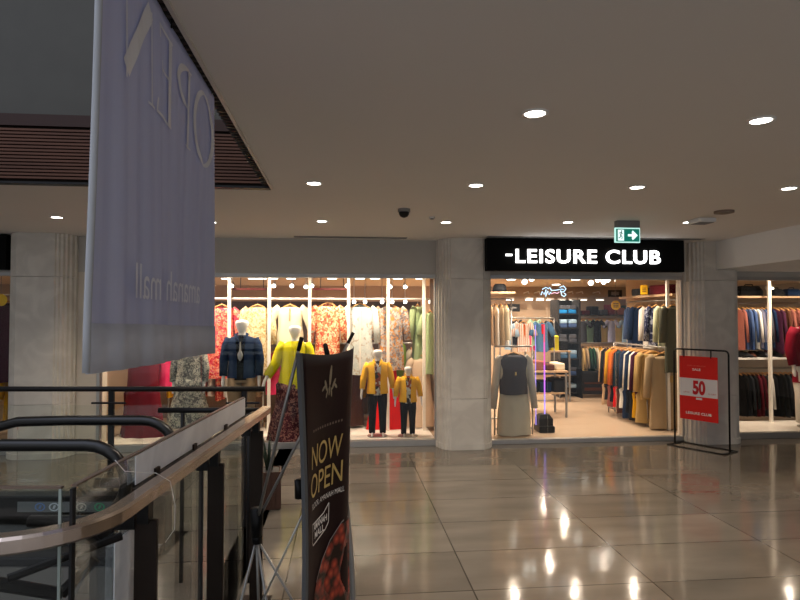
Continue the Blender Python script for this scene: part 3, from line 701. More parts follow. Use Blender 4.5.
def torso(w, L, d, flare, seed, n=30, rows=14, waist=.92, gap=0.0, fold=.10, top=-.03):
    rnd = random.Random(seed); ph = [rnd.uniform(0, 6.28) for _ in range(4)]; fr = [rnd.choice((5, 6, 7, 8, 9)) for _ in range(3)]
    rs = []
    prof = [(0, .20, .5), (min(.05, .02/L), .30, .65), (min(.09, .05/L), .42, .85), (min(.15, .09/L), .485, .95), (.22, .47, 1)]
    T = [p[0] for p in prof] + [.22 + .78*k/(rows-5) for k in range(1, rows-4)]
    for t in T:
        if t <= .22:
            for (a, wa, da), (b, wb, db) in zip(prof[:-1], prof[1:]):
                if a <= t <= b: q = (t-a)/(b-a); hw = wa+(wb-wa)*q; dd = da+(db-da)*q; break
        else:
            q = (t-.22)/.78; hw = .47 + (.5*flare-.47)*q - .47*(1-waist)*math.sin(PI*min(1, q*1.6)) if q < .63 else .47 + (.5*flare-.47)*q
            dd = 1+.25*q
        r = []
        a0, a1 = (-PI/2+gap, 1.5*PI-gap)
        cnt = n if gap == 0 else n+1
        for k in range(cnt):
            a = a0 + (a1-a0)*k/n
            f = 1 + fold*min(1, t*1.6)*(math.sin(fr[0]*a+ph[0])*.6 + math.sin(fr[1]*a+ph[1]+t*2)*.4)
            r.append((hw*w*math.cos(a)*(1+.03*(f-1)/max(fold, .01)), d*.5*dd*math.sin(a)*f*(1.0), top - t*L + .006*math.sin(3*a+ph[2])*(t > .9) - (.03*w/.4 if (t < .02 and math.sin(a) < 0) else 0)))
        rs.append(r)
    m = MB(); m.rings(rs, False, gap == 0); return m
def sleeve_pts(side, w, sl, spread, bend=0.0, top=-.03, L=1.0):
    x0 = side*w*.44; z0 = top-.055*min(L, 1.1)
    return [(x0*.86, 0, z0+.015), (x0+side*.03, 0, z0-.03), (x0+side*(.04+spread*.45), -.01-bend*.4, z0-sl*.5), (x0+side*(.04+spread), -.015-bend, z0-sl)]
def garment(name, label, cat, loc, w, L, m, sl=.5, spread=.07, flare=1.0, d=.13, rz=0, group=None, seed=1, sr=.062, hang=True, extras=None, fold=.18, lite=False, sm=None):
    t = thing(name, label, cat, loc, rz, group)
    torso(w, L, d, flare, seed, fold=fold, n=16 if lite else 26, rows=9 if lite else 14).obj('body', m, t, True)
    if sl > 0:
        for s in (-1, 1):
            MB().tube(sleeve_pts(s, w, sl, spread, L=L), [sr*.9, sr, sr*.9, sr*.82], 8 if lite else 10, .75).obj('sleeve', sm or m, t, True)
    if hang: add_hanger(t, w)
    if extras: extras(t, w, L, d)
    return t
def px_garment(x0, x1, y0, y1, Y, *a, **k):
    """place by where the thing stands: hem and hanger heights on the plane Y"""
    pass
def span(x0, x1, y0, y1, Y):
    a = atY(x0, y0, Y); b = atY(x1, y1, Y); return ((a.x+b.x)/2, Y, a.z), abs(b.x-a.x), a.z-b.z
def placket(col, wd=.02, ln=.35):
    def f(t, w, L, d):
        MB().box((-wd, -d*.5-.012, -.05-L*ln), (wd, -d*.5+.02, -.06)).obj('placket', col, t)
    return f

# cloth colours
C_pinkfl = pattern('cloth_pink_floral', [(.75, .08, .10), (.85, .25, .16), (.55, .03, .06), (.9, .45, .3), (.7, .1, .2), (.8, .55, .4)], 44)
C_creamfl = pattern('cloth_cream_floral', [(.75, .62, .40), (.8, .7, .5), (.62, .45, .22), (.78, .66, .45), (.55, .42, .25)], 42)
C_orfl = pattern('cloth_orange_floral', [(.85, .62, .4), (.8, .28, .14), (.88, .7, .48), (.6, .12, .08), (.85, .45, .25)], 40)
C_bluefl = pattern('cloth_pale_blue_floral', [(.62, .68, .66), (.72, .74, .70), (.66, .70, .68), (.55, .5, .42)], 30)
C_greyfl = pattern('cloth_grey_orange_floral', [(.45, .43, .42), (.62, .56, .5), (.3, .27, .27), (.7, .36, .12), (.5, .48, .46)], 38)
C_greydr = pattern('cloth_grey_print', [(.30, .31, .28), (.5, .5, .44), (.2, .2, .2), (.62, .6, .52)], 44)
C_skirt = pattern('cloth_dark_skirt_print', [(.10, .03, .04), (.16, .05, .06), (.4, .22, .18), (.08, .02, .03), (.12, .04, .05)], 50)
C_tee = pattern('cloth_tee_print', [(.7, .68, .62), (.08, .07, .07), (.62, .6, .55), (.4, .12, .08), (.7, .68, .62)], 22)
C_navydot = pattern('cloth_navy_dotted', [(.03, .04, .10), (.04, .05, .12), (.03, .04, .10), (.4, .42, .5), (.03, .035, .09)], 40)
C_stripe = pattern('cloth_red_white_stripe', [(.80, .76, .70), (.78, .74, .68), (.62, .35, .25)], 9, 'stripe')
C_cream = mat('cloth_cream', (.76, .70, .55), .85); C_white = mat('cloth_white', (.82, .79, .73), .85); C_yellow = mat('cloth_yellow', (.85, .50, .05), .75, var=.15)
C_lime = mat('cloth_lime_yellow', (.68, .62, .02), .75, var=.15); C_navy = mat('cloth_navy', (.018, .042, .10), .8, var=.25); C_khaki = mat('cloth_khaki', (.36, .27, .18), .8)
C_black = mat('cloth_black', (.012, .012, .014), .85); C_crim = mat('cloth_crimson', (.19, .005, .025), .6, var=.25); C_mar = mat('cloth_maroon', (.13, .012, .025), .7, var=.25)
C_red = mat('cloth_red', (.72, .012, .012), .7); C_hot = mat('cloth_hot_pink', (.75, .06, .18), .7); C_green = mat('cloth_pale_green', (.42, .52, .30), .8, var=.15)
C_greenb = mat('cloth_grass_green', (.25, .38, .06), .8); C_blue = mat('cloth_denim_blue', (.12, .25, .42), .8); C_sky = mat('cloth_sky_blue', (.42, .58, .75), .8)
C_grey = mat('cloth_slate_grey', (.13, .135, .16), .85); C_beige = mat('cloth_beige', (.46, .36, .24), .85, var=.1); C_camel = mat('cloth_camel', (.52, .38, .18), .85, var=.1)
C_orange = mat('cloth_rust_orange', (.60, .17, .02), .8); C_teal = mat('cloth_dark_teal', (.02, .06, .09), .8); C_olive = mat('cloth_forest_green', (.03, .10, .06), .8)
C_brown = mat('cloth_brown', (.12, .05, .03), .8); C_rose = mat('cloth_dusty_rose', (.36, .15, .12), .8); C_lgrey = mat('cloth_light_grey', (.62, .60, .56), .85)
C_must = mat('cloth_mustard', (.60, .36, .02), .8); C_char = mat('cloth_charcoal', (.035, .038, .045), .85); C_mint = mat('cloth_mint', (.45, .68, .52), .85); C_lav = mat('cloth_lavender', (.45, .47, .65), .85)
C_purp = mat('cloth_plum', (.10, .03, .07), .8); C_tan = mat('cloth_tan', (.55, .40, .26), .85); C_pblue = mat('cloth_steel_blue', (.10, .16, .32), .85); C_palegr = mat('cloth_sage', (.55, .58, .42), .85)
C_butter = mat('cloth_butter', (.75, .62, .30), .85); C_sheer = mat('cloth_sheer_grey', (.62, .60, .52), .85)

# ---- display posts and rails in the left window
YP = 8.62
for i, (px, lb) in enumerate(((229, 'beside the edge of the hanging banner'), (269, 'between the navy and the yellow mannequin'), (309.5, 'just left of the orange printed tunic'), (348.5, 'right of the orange printed tunic'), (388, 'between the two yellow child mannequins'), (424, 'in front of the pale green garments'))):
    x = atY(px, 360, YP).x
    t = tag(MB().box((x-.022, YP-.02, .075), (x+.022, YP+.02, 2.45)).obj('display_post', mat('post_white', (.9, .86, .78), .4), None, bevel=.004), 'slim white floor-to-ceiling display post ' + lb, 'post', 'white display posts of the left window')
xa, xb = atY(200, 298, YP+.06).x, atY(430, 298, YP+.06).x
tag(MB().tube([(xa, YP+.06, 2.0), (xb, YP+.06, 2.0)], .014, 8).obj('hanging_rail', M_white, None, True), 'long thin white rail carrying the printed tunics of the left window', 'rail')
# ---- garments on that rail
def rg(name, label, cat, x0, x1, y0, y1, Y, m, **k):
    loc, w, L = span(x0, x1, y0, y1, Y); ws = k.pop('ws', .72)
    return garment(name, label, cat, loc, w*ws, L, m, **k)
GT_ = 'printed tunics hung high in the left window'
rg('tunic', 'pink and red floral long tunic hung beside the hanging banner edge', 'tunic', 203, 240, 304, 376, 8.72, C_pinkfl, sl=.55, seed=2, group=GT_, flare=1.1)
rg('tunic', 'cream floral long tunic hung behind the navy jacket mannequin', 'tunic', 240, 275, 304, 372, 8.72, C_creamfl, sl=.5, seed=3, spread=.04, group=GT_, flare=1.05)
rg('blouse', 'plain pale cream blouse hung above the lime yellow mannequin', 'blouse', 271, 309, 304, 343, 8.72, C_cream, sl=.36, seed=4, group=GT_, spread=.10, extras=placket(C_tan, .012, .35))
rg('tunic', 'orange and cream floral tunic hung above the dark banner stand', 'tunic', 309, 346, 302, 392, 8.72, C_orfl, sl=.5, seed=5, spread=.04, group=GT_, flare=1.1)
rg('tunic', 'pale blue white dotted tunic hung right of the orange one', 'tunic', 341, 379, 303, 372, 8.74, C_bluefl, sl=.5, seed=6, spread=.04, group=GT_, extras=placket(C_white, .012, .9))
rg('tunic', 'grey tunic printed with orange motifs hung above the taller child mannequin', 'tunic', 372, 409, 304, 368, 8.76, C_greyfl, sl=.45, seed=7, spread=.04, group=GT_)
rg('tunic', 'pale green light tunic in front of the rear corner of the left window', 'tunic', 411, 424, 304, 362, 8.9, C_green, sl=.45, seed=8, ws=.8, rz=.7)
rg('tunic', 'pale green ruffled tunic closest to the middle column inside the window', 'tunic', 424, 436, 310, 372, 8.8, C_green, sl=.3, seed=9, ws=.8, flare=1.4)
rg('trousers', 'pale denim blue trousers hung under the cream blouse', 'trousers', 274, 306, 343, 372, 8.9, C_blue, sl=0, seed=10, ws=.6, hang=False)
rg('blouse', 'hot pink blouse showing behind the arm of the lime yellow mannequin', 'blouse', 262, 290, 350, 392, 8.95, C_hot, sl=.3, seed=11)
rg('dress', 'bright red flared dress behind the taller child mannequin', 'dress', 368, 404, 352, 434, 8.78, C_red, sl=0, seed=12, ws=.62, flare=1.9, hang=False)
rg('dress', 'grass green dress hung between the two child mannequins', 'dress', 388, 410, 340, 400, 8.9, C_greenb, sl=0, seed=13, ws=.7, flare=1.3)
rg('dress', 'rust brown long dress beside the right edge of the dark banner stand', 'dress', 344, 366, 363, 423, 8.95, C_brown, sl=.4, seed=14, ws=.8)
rg('dress', 'cream long skirted dress hung behind the smaller child mannequin', 'dress', 405, 437, 355, 424, 8.85, mat('cloth_ivory_pink', (.74, .60, .46), .85), sl=.3, seed=15, ws=.62, flare=1.5)
rg('dress', 'crimson long gown hung below the banner corner, left of the mannequins', 'dress', 124, 163, 340, 443, 8.55, C_crim, sl=.0, seed=16, ws=.82, flare=1.35, fold=.3, d=.2)
rg('gown_skirt', 'dark maroon underskirt hung behind the crimson gown', 'skirt', 122, 150, 385, 444, 8.75, C_mar, sl=0, seed=17, ws=.9, flare=1.3, hang=False)
rg('blouse', 'hot pink short blouse hung right of the crimson gown', 'blouse', 156, 176, 352, 384, 8.7, C_hot, sl=.2, seed=18, ws=.8)
# small goods rails low in the left window (short clothes on a low rack)
def rack(label, p0, p1, z, group=None, legs=True, zb=.03, bars=()):
    """free-standing clothes rail from p0 to p1"""
    t = thing('clothes_rack', label, 'clothes rack', ((p0[0]+p1[0])/2, (p0[1]+p1[1])/2, zb), 0)
    c = Vector(((p0[0]+p1[0])/2, (p0[1]+p1[1])/2, zb)); a = Vector((p0[0], p0[1], z))-c; b = Vector((p1[0], p1[1], z))-c
    MB().tube([a, b], .014, 8).obj('rail', M_alu, t, True)
    if legs:
        for q in (a, b): MB().tube([(q.x, q.y, .01), (q.x, q.y, q.z)], .013, 8).obj('leg', M_alu, t, True)
        MB().tube([(a.x, a.y, .1), (b.x, b.y, .1)], .012, 8).obj('base_bar', M_alu, t, True)
    return t
def run(name, cat, group, p0, p1, z, items, w, L, rz, sl=.4, place='', seed=40, d=.08, lite=True, flare=1.0, ends=('from the left', 'from the left'), **k):
    """garments in a row along a rail; items = [(colour word, material, length factor)]"""
    n = len(items); along_x = abs(p1[0]-p0[0]) > abs(p1[1]-p0[1]); rz = PI/2 if along_x else 0.0
    d = .8*math.hypot(p1[0]-p0[0], p1[1]-p0[1])/n
    W = ('first', 'second', 'third', 'fourth', 'fifth', 'sixth', 'seventh', 'eighth', 'ninth', 'tenth', 'eleventh', 'twelfth', 'thirteenth', 'fourteenth', 'fifteenth', 'sixteenth')
    for i, it in enumerate(items):
        q = (i+.5)/n; x = p0[0]+(p1[0]-p0[0])*q; y = p0[1]+(p1[1]-p0[1])*q
        r = random.Random(seed+i)
        garment(name, '%s %s, %s %s on the %s' % (it[0], cat, W[i], ends[0], place), cat, (x, y, z-.07), w*r.uniform(.95, 1.05), L*it[2]*r.uniform(.96, 1.03), it[1], sl=sl, d=d, rz=rz+r.uniform(-.03, .03), group=group, seed=seed+i, lite=lite, sr=min(.045, d*.55), flare=flare, spread=k.get('spread', .02))
x0 = atY(166, 360, 8.95).x; x1 = atY(262, 360, 8.95).x
rack('low clothes rack behind the printed dress mannequin in the left window', (x0, 9.1), (x1, 9.1), 1.28, zb=.075)
run('shirt', 'top', 'short tops on the low rack of the left window', (x0, 9.1), (x1, 9.1), 1.28, [('yellow', C_yellow, 1), ('orange floral', C_orfl, .9), ('red', C_red, 1), ('cream', C_cream, 1.1), ('pink floral', C_pinkfl, 1), ('pale grey', C_lgrey, 1), ('red floral', C_pinkfl, 1.1), ('white', C_white, 1), ('pink', C_hot, .9), ('white cotton', C_white, 1.1), ('red cotton', C_red, 1.1), ('khaki', C_khaki, 1)], .42, .62, 1.0, place='low rack behind the navy mannequin', seed=60, ends=('from the left',)*2)
x0 = atY(300, 360, 9.3).x; x1 = atY(434, 360, 9.3).x
rack('low clothes rack deep behind the child mannequins', (x0, 9.75), (x1, 9.75), 1.3)
run('shirt', 'blouse', 'blouses on the deep rack behind the child mannequins', (x0, 9.75), (x1, 9.75), 1.3, [('tan', C_tan, 1), ('orange', C_orange, 1), ('brown', C_brown, 1.2), ('rust', C_rose, 1), ('mustard', C_must, 1), ('white', C_white, 1), ('green', C_greenb, 1), ('sage', C_palegr, 1.1), ('cream', C_cream, 1.2), ('beige', C_beige, 1)], .42, .75, 1.0, place='deep rack behind the child mannequins', seed=80, ends=('from the left',)*2)

# ---- wall signs / dark red fascia panels inside the left window
for px, lb in ((252, 'behind the navy mannequin'), (332, 'above the orange printed tunic')):
    a = atY(px-19, 288, 8.75); b = atY(px+19, 290.5, 8.75)
    t = thing('light_track', 'dark red spotlight track under the shop ceiling ' + lb, 'light track', ((a.x+b.x)/2, 8.75, a.z))
    w = (b.x-a.x)/2
    MB().box((-w, -.03, -.03), (w, .03, .0)).obj('housing', mat('track_red', (.12, .02, .015), .5), t, bevel=.004)
    for q in (-.6, .6): MB().tube([(w*q, 0, 0), (w*q, 0, 2.45-a.z)], .006, 6).obj('rod', M_dark, t)
# ---- round spotlights under the shop ceiling
def spotl(px, py, Y, label, r=.04, e=9, group='round shop spotlights'):
    p = atY(px, py, Y); z = p.z; t = thing('spotlight', label, 'spotlight', (p.x, Y, z), 0, group)
    MB().tube([(0, 0, .0), (0, .0, 2.45-z)], .008, 6).obj('stem', M_white, t)
    MB().tube([(0, .07, .03), (0, 0, .0), (0, -.035, -.015)], [r*.8, r, r], 12).obj('housing', M_white, t, True)
    MB().tube([(0, -.0355, -.0155), (0, -.038, -.0165)], r*.9, 12).obj('lamp', emit('spot_glow', (1, .95, .85), e), t)
W9 = ['first', 'second', 'third', 'fourth', 'fifth', 'sixth', 'seventh', 'eighth', 'ninth', 'tenth', 'eleventh', 'twelfth']
for i, (px, py) in enumerate(((213, 285), (232, 285), (274, 285), (292, 285), (306, 286), (312, 285), (347, 285), (390, 286), (405, 286), (430, 301), (354, 301), (365, 301), (382, 301), (392, 301), (405, 301))):
    spotl(px, py, 9.3 if py < 290 else 9.95, ('round shop spotlight in the upper row of the left window, %s from the left' % W9[i]) if py < 290 else 'round shop spotlight in the lower row above the child mannequins, %s from the left' % (W9[{354: 0, 365: 1, 382: 2, 392: 3, 405: 4, 430: 5}[px]]), .034)
# flat ceiling lamps inside the shop
def shoplamp(px, py, label):
    p = atz(px, py, 2.45)
    if p.y > 13.5 or p.y < 0: p.y = 13.2
    t = thing('ceiling_lamp', label, 'ceiling lamp', (p.x, p.y, 2.45), 0, 'flat lamps in the shop ceiling')
    MB().cyl((0, 0, -.012), .10, .012, 20).obj('ring', M_white, t); MB().cyl((0, 0, -.016), .085, .005, 20).obj('lamp', emit('spot_glow', (1, .95, .85), 9), t)
for i, px in enumerate((226, 253, 262, 273, 291, 332, 360, 375, 398, 420)): shoplamp(px, 278, 'flat lamp in the shop ceiling along the left window, %s from the left' % W9[i])
for px, py, lb in ((511, 279, 'over the left part of the entrance'), (576, 279, 'over the middle of the entrance'), (556, 284, 'farther back behind the blue neon'), (640, 279, 'over the right part of the entrance'), (745, 278, 'at the left of the right window'), (758, 278, 'second along the right window'), (786, 278, 'third along the right window')): shoplamp(px, py, 'flat lamp in the shop ceiling ' + lb)
for i, (px, py) in enumerate(((524, 281), (531, 278), (590, 282), (597, 279), (603, 281), (607, 279))): spotl(px, py, 9.4 + .12*i, 'tilted white spotlight above the entrance, %s from the left' % W9[i], .05)
spotl(770, 289, 9.2, 'large bright spotlight in the right window', .05, 12)
for i, px in enumerate((510, 529, 540, 550, 562, 573, 583, 600)):
    p = atY(px, 300, 13.4); t = thing('picture_light', 'small hooked wall lamp over the back wall shelves, %s from the left' % W9[i], 'wall lamp', (p.x, 13.4, p.z), 0, 'hooked wall lamps on the back wall')
    MB().tube([(0, .4, .18), (0, .05, .2), (0, 0, .15)], .012, 6).obj('arm', M_white, t)
    MB().box((-.09, -.03, -.0), (.09, .05, .05)).obj('head', M_white, t); MB().box((-.08, -.02, -.006), (.08, .04, -.001)).obj('lamp', emit('spot_glow', (1, .95, .85), 9), t)

# ================================================================ MANNEQUINS
def mannequin(label, px, Y, ztop, zf, rz=0, arms=((.14, .0), (.14, .0)), headless=False, wide=1.0):
    x = atY(px, 350, Y).x; h = ztop-zf
    t = thing('mannequin', label, 'mannequin', (x, Y, zf), rz, 'shop mannequins')
    V = []; E = []; Rr = []
    def v(p, r, par=None):
        V.append((p[0]*h, p[1]*h, p[2]*h)); Rr.append((r*h, r*h*.85)); i = len(V)-1
        if par is not None: E.append((par, i))
        return i
    pel = v((0, 0, .53), .078); sp1 = v((0, 0, .62), .066, pel); ch = v((0, 0, .74), .080, sp1); nb = v((0, 0, .82), .040, ch); nk = v((0, -.002, .86), .026, nb)
    if not headless:
        h1 = v((0, -.010, .892), .046, nk); h2 = v((0, -.012, .935), .064, h1); h3 = v((0, -.006, .968), .050, h2)
    for s, (ax, ay) in zip((-1, 1), arms):
        sh = v((s*.098*wide, 0, .805), .034, ch); el = v((s*(.12*wide+ax*.1), .0, .64), .025, sh); wr = v((s*(.10*wide+ax*.35), -.03-ay, .50), .017, el); hn = v((s*(.10*wide+ax*.37), -.04-ay, .455), .016, wr); v((s*(.10*wide+ax*.36), -.045-ay, .42), .009, hn)
        hp = v((s*.05, 0, .49), .050, pel); kn = v((s*.055, -.005, .28), .033, hp); an = v((s*.058, .005, .05), .020, kn); v((s*.062, -.07, .015), .014, an)
    me = bpy.data.meshes.new('body'); me.from_pydata(V, E, []); o = bpy.data.objects.new('body', me); COL.objects.link(o); o.parent = t
    sk = o.modifiers.new('skin', 'SKIN'); sk.use_smooth_shade = True
    for i, q in enumerate(me.skin_vertices[0].data): q.radius = Rr[i]
    me.skin_vertices[0].data[0].use_root = True
    sb = o.modifiers.new('sub', 'SUBSURF'); sb.levels = 1; sb.render_levels = 2
    me.materials.append(M_mann)
    MB().cyl((0, .03, 0), .14, .012, 24).obj('base', M_alu, t)
    return t, h
def wear_top(t, h, m, z1, shirt=None, arms=((.14, 0), (.14, 0)), wide=1.0, name='jacket', flare=1.0, open_=True, sl=1.0, puff=1.0):
    """top garment: torso shell with sleeves over the arms"""
    zt = .835
    n = 24; rs = []; gap = .32 if open_ else 0
    for q, hw, dd in ((0, .045, .045), (.03, .075, .055), (.07, .112, .062), (.16, .115, .075), (.35, .105, .078), (.6, .100, .078), (.8, .105, .080), (1, .11, .082)):
        z = zt - (zt-z1)*q; f = 1+(flare-1)*q
        r = [(hw*h*f*wide*math.cos(a), dd*h*f*math.sin(a)*(1+.05*math.sin(9*a)*q), z*h) for a in [(-PI/2+gap*(1-.3*q)) + (2*PI-2*gap*(1-.3*q))*k/n for k in range(n+(1 if open_ else 0))]]
        rs.append(r)
    MB().rings(rs, False, not open_).obj(name, m, t, True)
    for s, (ax, ay) in zip((-1, 1), arms):
        a = Vector((s*.092*wide, 0, .815))*h; b = Vector((s*(.125*wide+ax*.1), 0, .645))*h; c = Vector((s*(.102*wide+ax*.34), -.028-ay, .515))*h
        c = b.lerp(c, sl)
        MB().tube([a, a.lerp(b, .35)+Vector((s*.006*h, 0, 0)), b, c], [.036*h*puff, .042*h*puff, .036*h*puff, .030*h*puff], 10).obj('sleeve', m, t, True)
    if open_:
        rs = []
        for z, hw, dd in ((.842, .035, .038), (.80, .088, .056), (.70, .092, .072), (.60, .088, .074), (z1-.015, .092, .077)):
            rs.append([(hw*h*math.cos(a), dd*h*math.sin(a), z*h) for a in [2*PI*k/20 for k in range(20)]])
        MB().rings(rs, False).obj('shirt', shirt, t, True)
        cl = MB()
        for s in (-1, 1): cl.tube([(s*.012*h, -.055*h, .77*h), (s*.035*h, -.06*h, .815*h), (s*.046*h, -.02*h, .85*h), (s*.03*h, .035*h, .855*h)], [.006*h, .014*h, .012*h, .012*h], 6, .5)
        cl.obj('collar', m, t, True)
def wear_legs(t, h, m, ztop=.56, zb=.04, r=1.0, name='trousers'):
    mb = MB()
    rs = [[(hw*h*math.cos(a), dd*h*math.sin(a), z*h) for a in [2*PI*k/18 for k in range(18)]] for z, hw, dd in ((ztop, .088, .066), (.52, .100, .074), (.465, .105, .074))]
    mb.rings(rs, False)
    for s in (-1, 1): mb.tube([(s*.05*h, 0, .50*h), (s*.056*h, -.003*h, .38*h), (s*.058*h, -.005*h, .27*h), (s*.06*h, .003*h, zb*h)], [.056*h*r, .052*h*r, .042*h*r, .034*h*r], 12)
    mb.obj(name, m, t, True)
def zpx(px, py, Y): return atY(px, py, Y).z
# navy blazer man
YM = 8.22
A1 = ((.10, 0), (.10, 0))
t, h = mannequin('adult mannequin in a navy blazer over a black shirt, khaki trousers, beside the banner corner', 242, YM, zpx(242, 315.5, YM), .075, arms=A1, wide=1.06)
wear_top(t, h, C_navy, .50, C_black, A1, 1.06, 'blazer', sl=1.0); wear_legs(t, h, C_khaki, r=1.15)
MB().rings([[(w*h*math.cos(a), -.085*h+.01*math.sin(a), z*h) for a in [2*PI*k/8 for k in range(8)]] for z, w in ((.79, .004), (.72, .008), (.69, .022), (.66, .018), (.64, .005))]).obj('pendant', M_alu, t)
# lime yellow woman
YM2 = 8.18; A2 = ((.42, .04), (.16, 0))
t, h = mannequin('female mannequin in a lime yellow top and long dark printed skirt', 295, YM2, zpx(295, 321.5, YM2), .075, arms=A2)
wear_top(t, h, C_lime, .44, None, A2, .95, 'blouse', flare=1.42, open_=False, puff=1.25, sl=.8)
fr_t = MB(); fr_t.tube([(-.03*h, -.068*h, .83*h), (0, -.085*h, .76*h), (.03*h, -.068*h, .83*h)], .006, 6); fr_t.tube([(0, -.085*h, .77*h), (.0, -.10*h, .60*h)], .006, 6); fr_t.obj('neck_tie', C_lime, t)
torso(.33*h, .52*h, .24*h, 1.4, 77, fold=.14).obj('skirt', C_skirt, t, True).location = (0, 0, .54*h)
# printed grey dress mannequin (head behind the banner corner)
t, h = mannequin('mannequin in a grey printed long dress below the banner corner', 190, 8.3, zpx(190, 330, 8.3), .075, arms=A1)
wear_top(t, h, C_greydr, .55, None, A1, 1.05, 'bodice', flare=1.1, open_=False, sl=.9); torso(.28*h, .48*h, .2*h, 1.5, 78, fold=.12).obj('skirt', C_greydr, t, True).location = (0, 0, .62*h)
# child mannequins
A3 = ((.18, .02), (.18, .0))
t, h = mannequin('taller child mannequin in a yellow jacket and black trousers', 377.5, 8.25, zpx(375, 346.5, 8.25), .075, arms=A3, wide=1.15)
wear_top(t, h, C_yellow, .48, C_tee, A3, 1.1, 'jacket', sl=.85, puff=1.0); wear_legs(t, h, C_black, r=1.05)
t, h = mannequin('smaller child mannequin in a yellow shirt jacket and black trousers, near the middle column', 408, 8.2, zpx(406, 364, 8.2), .075, arms=A3, wide=1.2)
wear_top(t, h, C_yellow, .48, C_tee, A3, 1.15, 'jacket', sl=.7, puff=1.1); wear_legs(t, h, C_black, r=1.1)
# right window mannequin
t, h = mannequin('mannequin in a deep red jacket and white trousers at the right edge', 808, 8.3, zpx(808, 306, 8.3), .075, arms=((.1, .0), (.1, 0)), wide=1.2)
wear_top(t, h, mat('cloth_berry', (.26, .008, .035), .8, var=.2), .37, C_white, ((.1, 0), (.1, 0)), 1.2, 'jacket', puff=1.15); wear_legs(t, h, C_white, r=1.35)

# ================================================================ ENTRANCE BAY
# grey vest over pale dress just inside the glass
loc, w, L = span(494, 533, 352, 432, 8.35)
def vest(t, w, L, d):
    torso(w*1.0, L*.50, d*1.3, .92, 91, fold=.03, top=-.024).obj('vest', C_grey, t, True)
    MB().box((-.012, -d*.72, -.36), (.012, -d*.66, -.28)).obj('price_tag', C_butter, t)
garment('dress', 'pale sheer long dress under a slate grey vest, hung just inside the entrance glass', 'dress', loc, w*.78, L, C_sheer, sl=.72, spread=.07, flare=1.12, d=.17, seed=90, extras=vest, sm=C_lgrey)
xr = loc[0]
rack('short display rail holding the grey vest and pale dress by the middle column', (loc[0]-.28, 8.35), (loc[0]+.28, 8.35), loc[2]+.08)
# wall rail along the left side of the entrance bay
XL = 2.12
rack('short high rail of pale trousers inside the entrance beside the middle column', (XL, 9.2), (XL+.55, 9.2), 2.02)
run('trousers', 'trousers', 'pale clothes hung high left of the entrance', (XL, 9.2), (XL+.5, 9.2), 2.02, [('light grey', C_lgrey, 1.0), ('cream', C_cream, 1.05), ('tan', C_tan, 1), ('ivory', C_white, 1.05), ('pale beige', C_beige, 1), ('cream cotton', C_cream, .9)], .34, .62, 1.2, sl=0, place='high rail beside the middle column', seed=100)
run('shirt', 'shirt', 'blue folded shirts left of the entrance', (XL+.02, 9.55), (XL+.6, 9.55), 1.62, [('sky blue', C_sky, .6), ('pale blue', C_sky, .55), ('sky blue striped', C_sky, .6), ('white', C_white, .6)], .34, .4, .8, sl=.15, place='low rail beside the middle column', seed=110)
def hat(px, py, Y, label):
    p = atY(px, py, Y); t = thing('hat', label, 'hat', p); 
    MB().rings([[(r*math.cos(a), r*math.sin(a), z) for a in [2*PI*k/20 for k in range(20)]] for r, z in ((.16, 0), (.165, .008), (.10, .015), (.095, .09), (.07, .12), (.01, .125))]).obj('crown', C_char, t, True)
    MB().tube([(.098*math.cos(a), .098*math.sin(a), .03) for a in [2*PI*k/20 for k in range(21)]], .008, 6).obj('band', C_black, t)
sh = tag(MB().box((XL-.02, 9.0, 2.10), (XL+.56, 9.4, 2.13)).obj('wall_shelf', M_shelfwood), 'thin wooden shelf high on the wall left of the entrance', 'shelf')
for i, (hx, lb) in enumerate(((.36, 'clear of the column'), (.05, 'half hidden by the column'))):
    t = thing('hat', 'black hat on the high shelf left of the entrance, ' + lb, 'hat', (XL+hx, 9.2, 2.13))
    MB().rings([[(r*math.cos(a), r*math.sin(a), z) for a in [2*PI*k/20 for k in range(20)]] for r, z in ((.16, 0), (.165, .008), (.11, .015), (.10, .10), (.07, .13), (.01, .135))]).obj('crown', C_char, t, True)
    MB().tube([(.108*math.cos(a), .108*math.sin(a), .03) for a in [2*PI*k/20 for k in range(21)]], .008, 6).obj('band', C_black, t)
# black screen on the back wall
a = atY(506.5, 304, 13.3); b = atY(520, 311.5, 13.3)
t = thing('wall_screen', 'small black framed panel on the back wall above the striped shirt', 'screen', ((a.x+b.x)/2, 13.3, (a.z+b.z)/2))
w2 = (b.x-a.x)/2; h2 = (a.z-b.z)/2
MB().box((-w2, 0, -h2), (w2, .05, h2)).obj('frame', M_black, t, bevel=.005); MB().box((-w2*.5, -.004, -h2*.2), (w2*.5, 0, h2*.2)).obj('lettering_strip', M_grey, t)
MB().box((-.03, .05, -.03), (.03, .5, .03)).obj('wall_mount', M_black, t)
# left group rail and gondola
def grail(label, x0, x1, y, Y, zb=.03):
    a = atY(x0, y, Y); b = atY(x1, y, Y); return rack(label, (a.x, Y), (b.x, Y), a.z, zb=zb), a, b
_, a, b = grail('front clothes rail with striped and blue children shirts', 500, 554, 318, 11.0)
rg('shirt', 'white shirt with red stripes hung facing the entrance', 'shirt', 513, 534, 321, 350, 10.9, C_stripe, sl=.22, spread=.08, seed=120, ws=.62, extras=placket(C_orange, .012, .9))
rg('shirt', 'blue shirt with a red rose print hung right of the striped shirt', 'shirt', 532, 552, 321, 350, 10.9, C_blue, sl=.22, spread=.08, seed=121, ws=.62, extras=placket(C_red, .03, .35))
rg('shirt', 'dark shirt hung behind the striped shirt', 'shirt', 509, 523, 319, 346, 11.05, C_char, sl=.2, seed=122, ws=.6)
rg('shirt', 'sky blue shirt hung left of the striped shirt', 'shirt', 502, 515, 323, 348, 10.9, C_sky, sl=.2, seed=123, ws=.6)
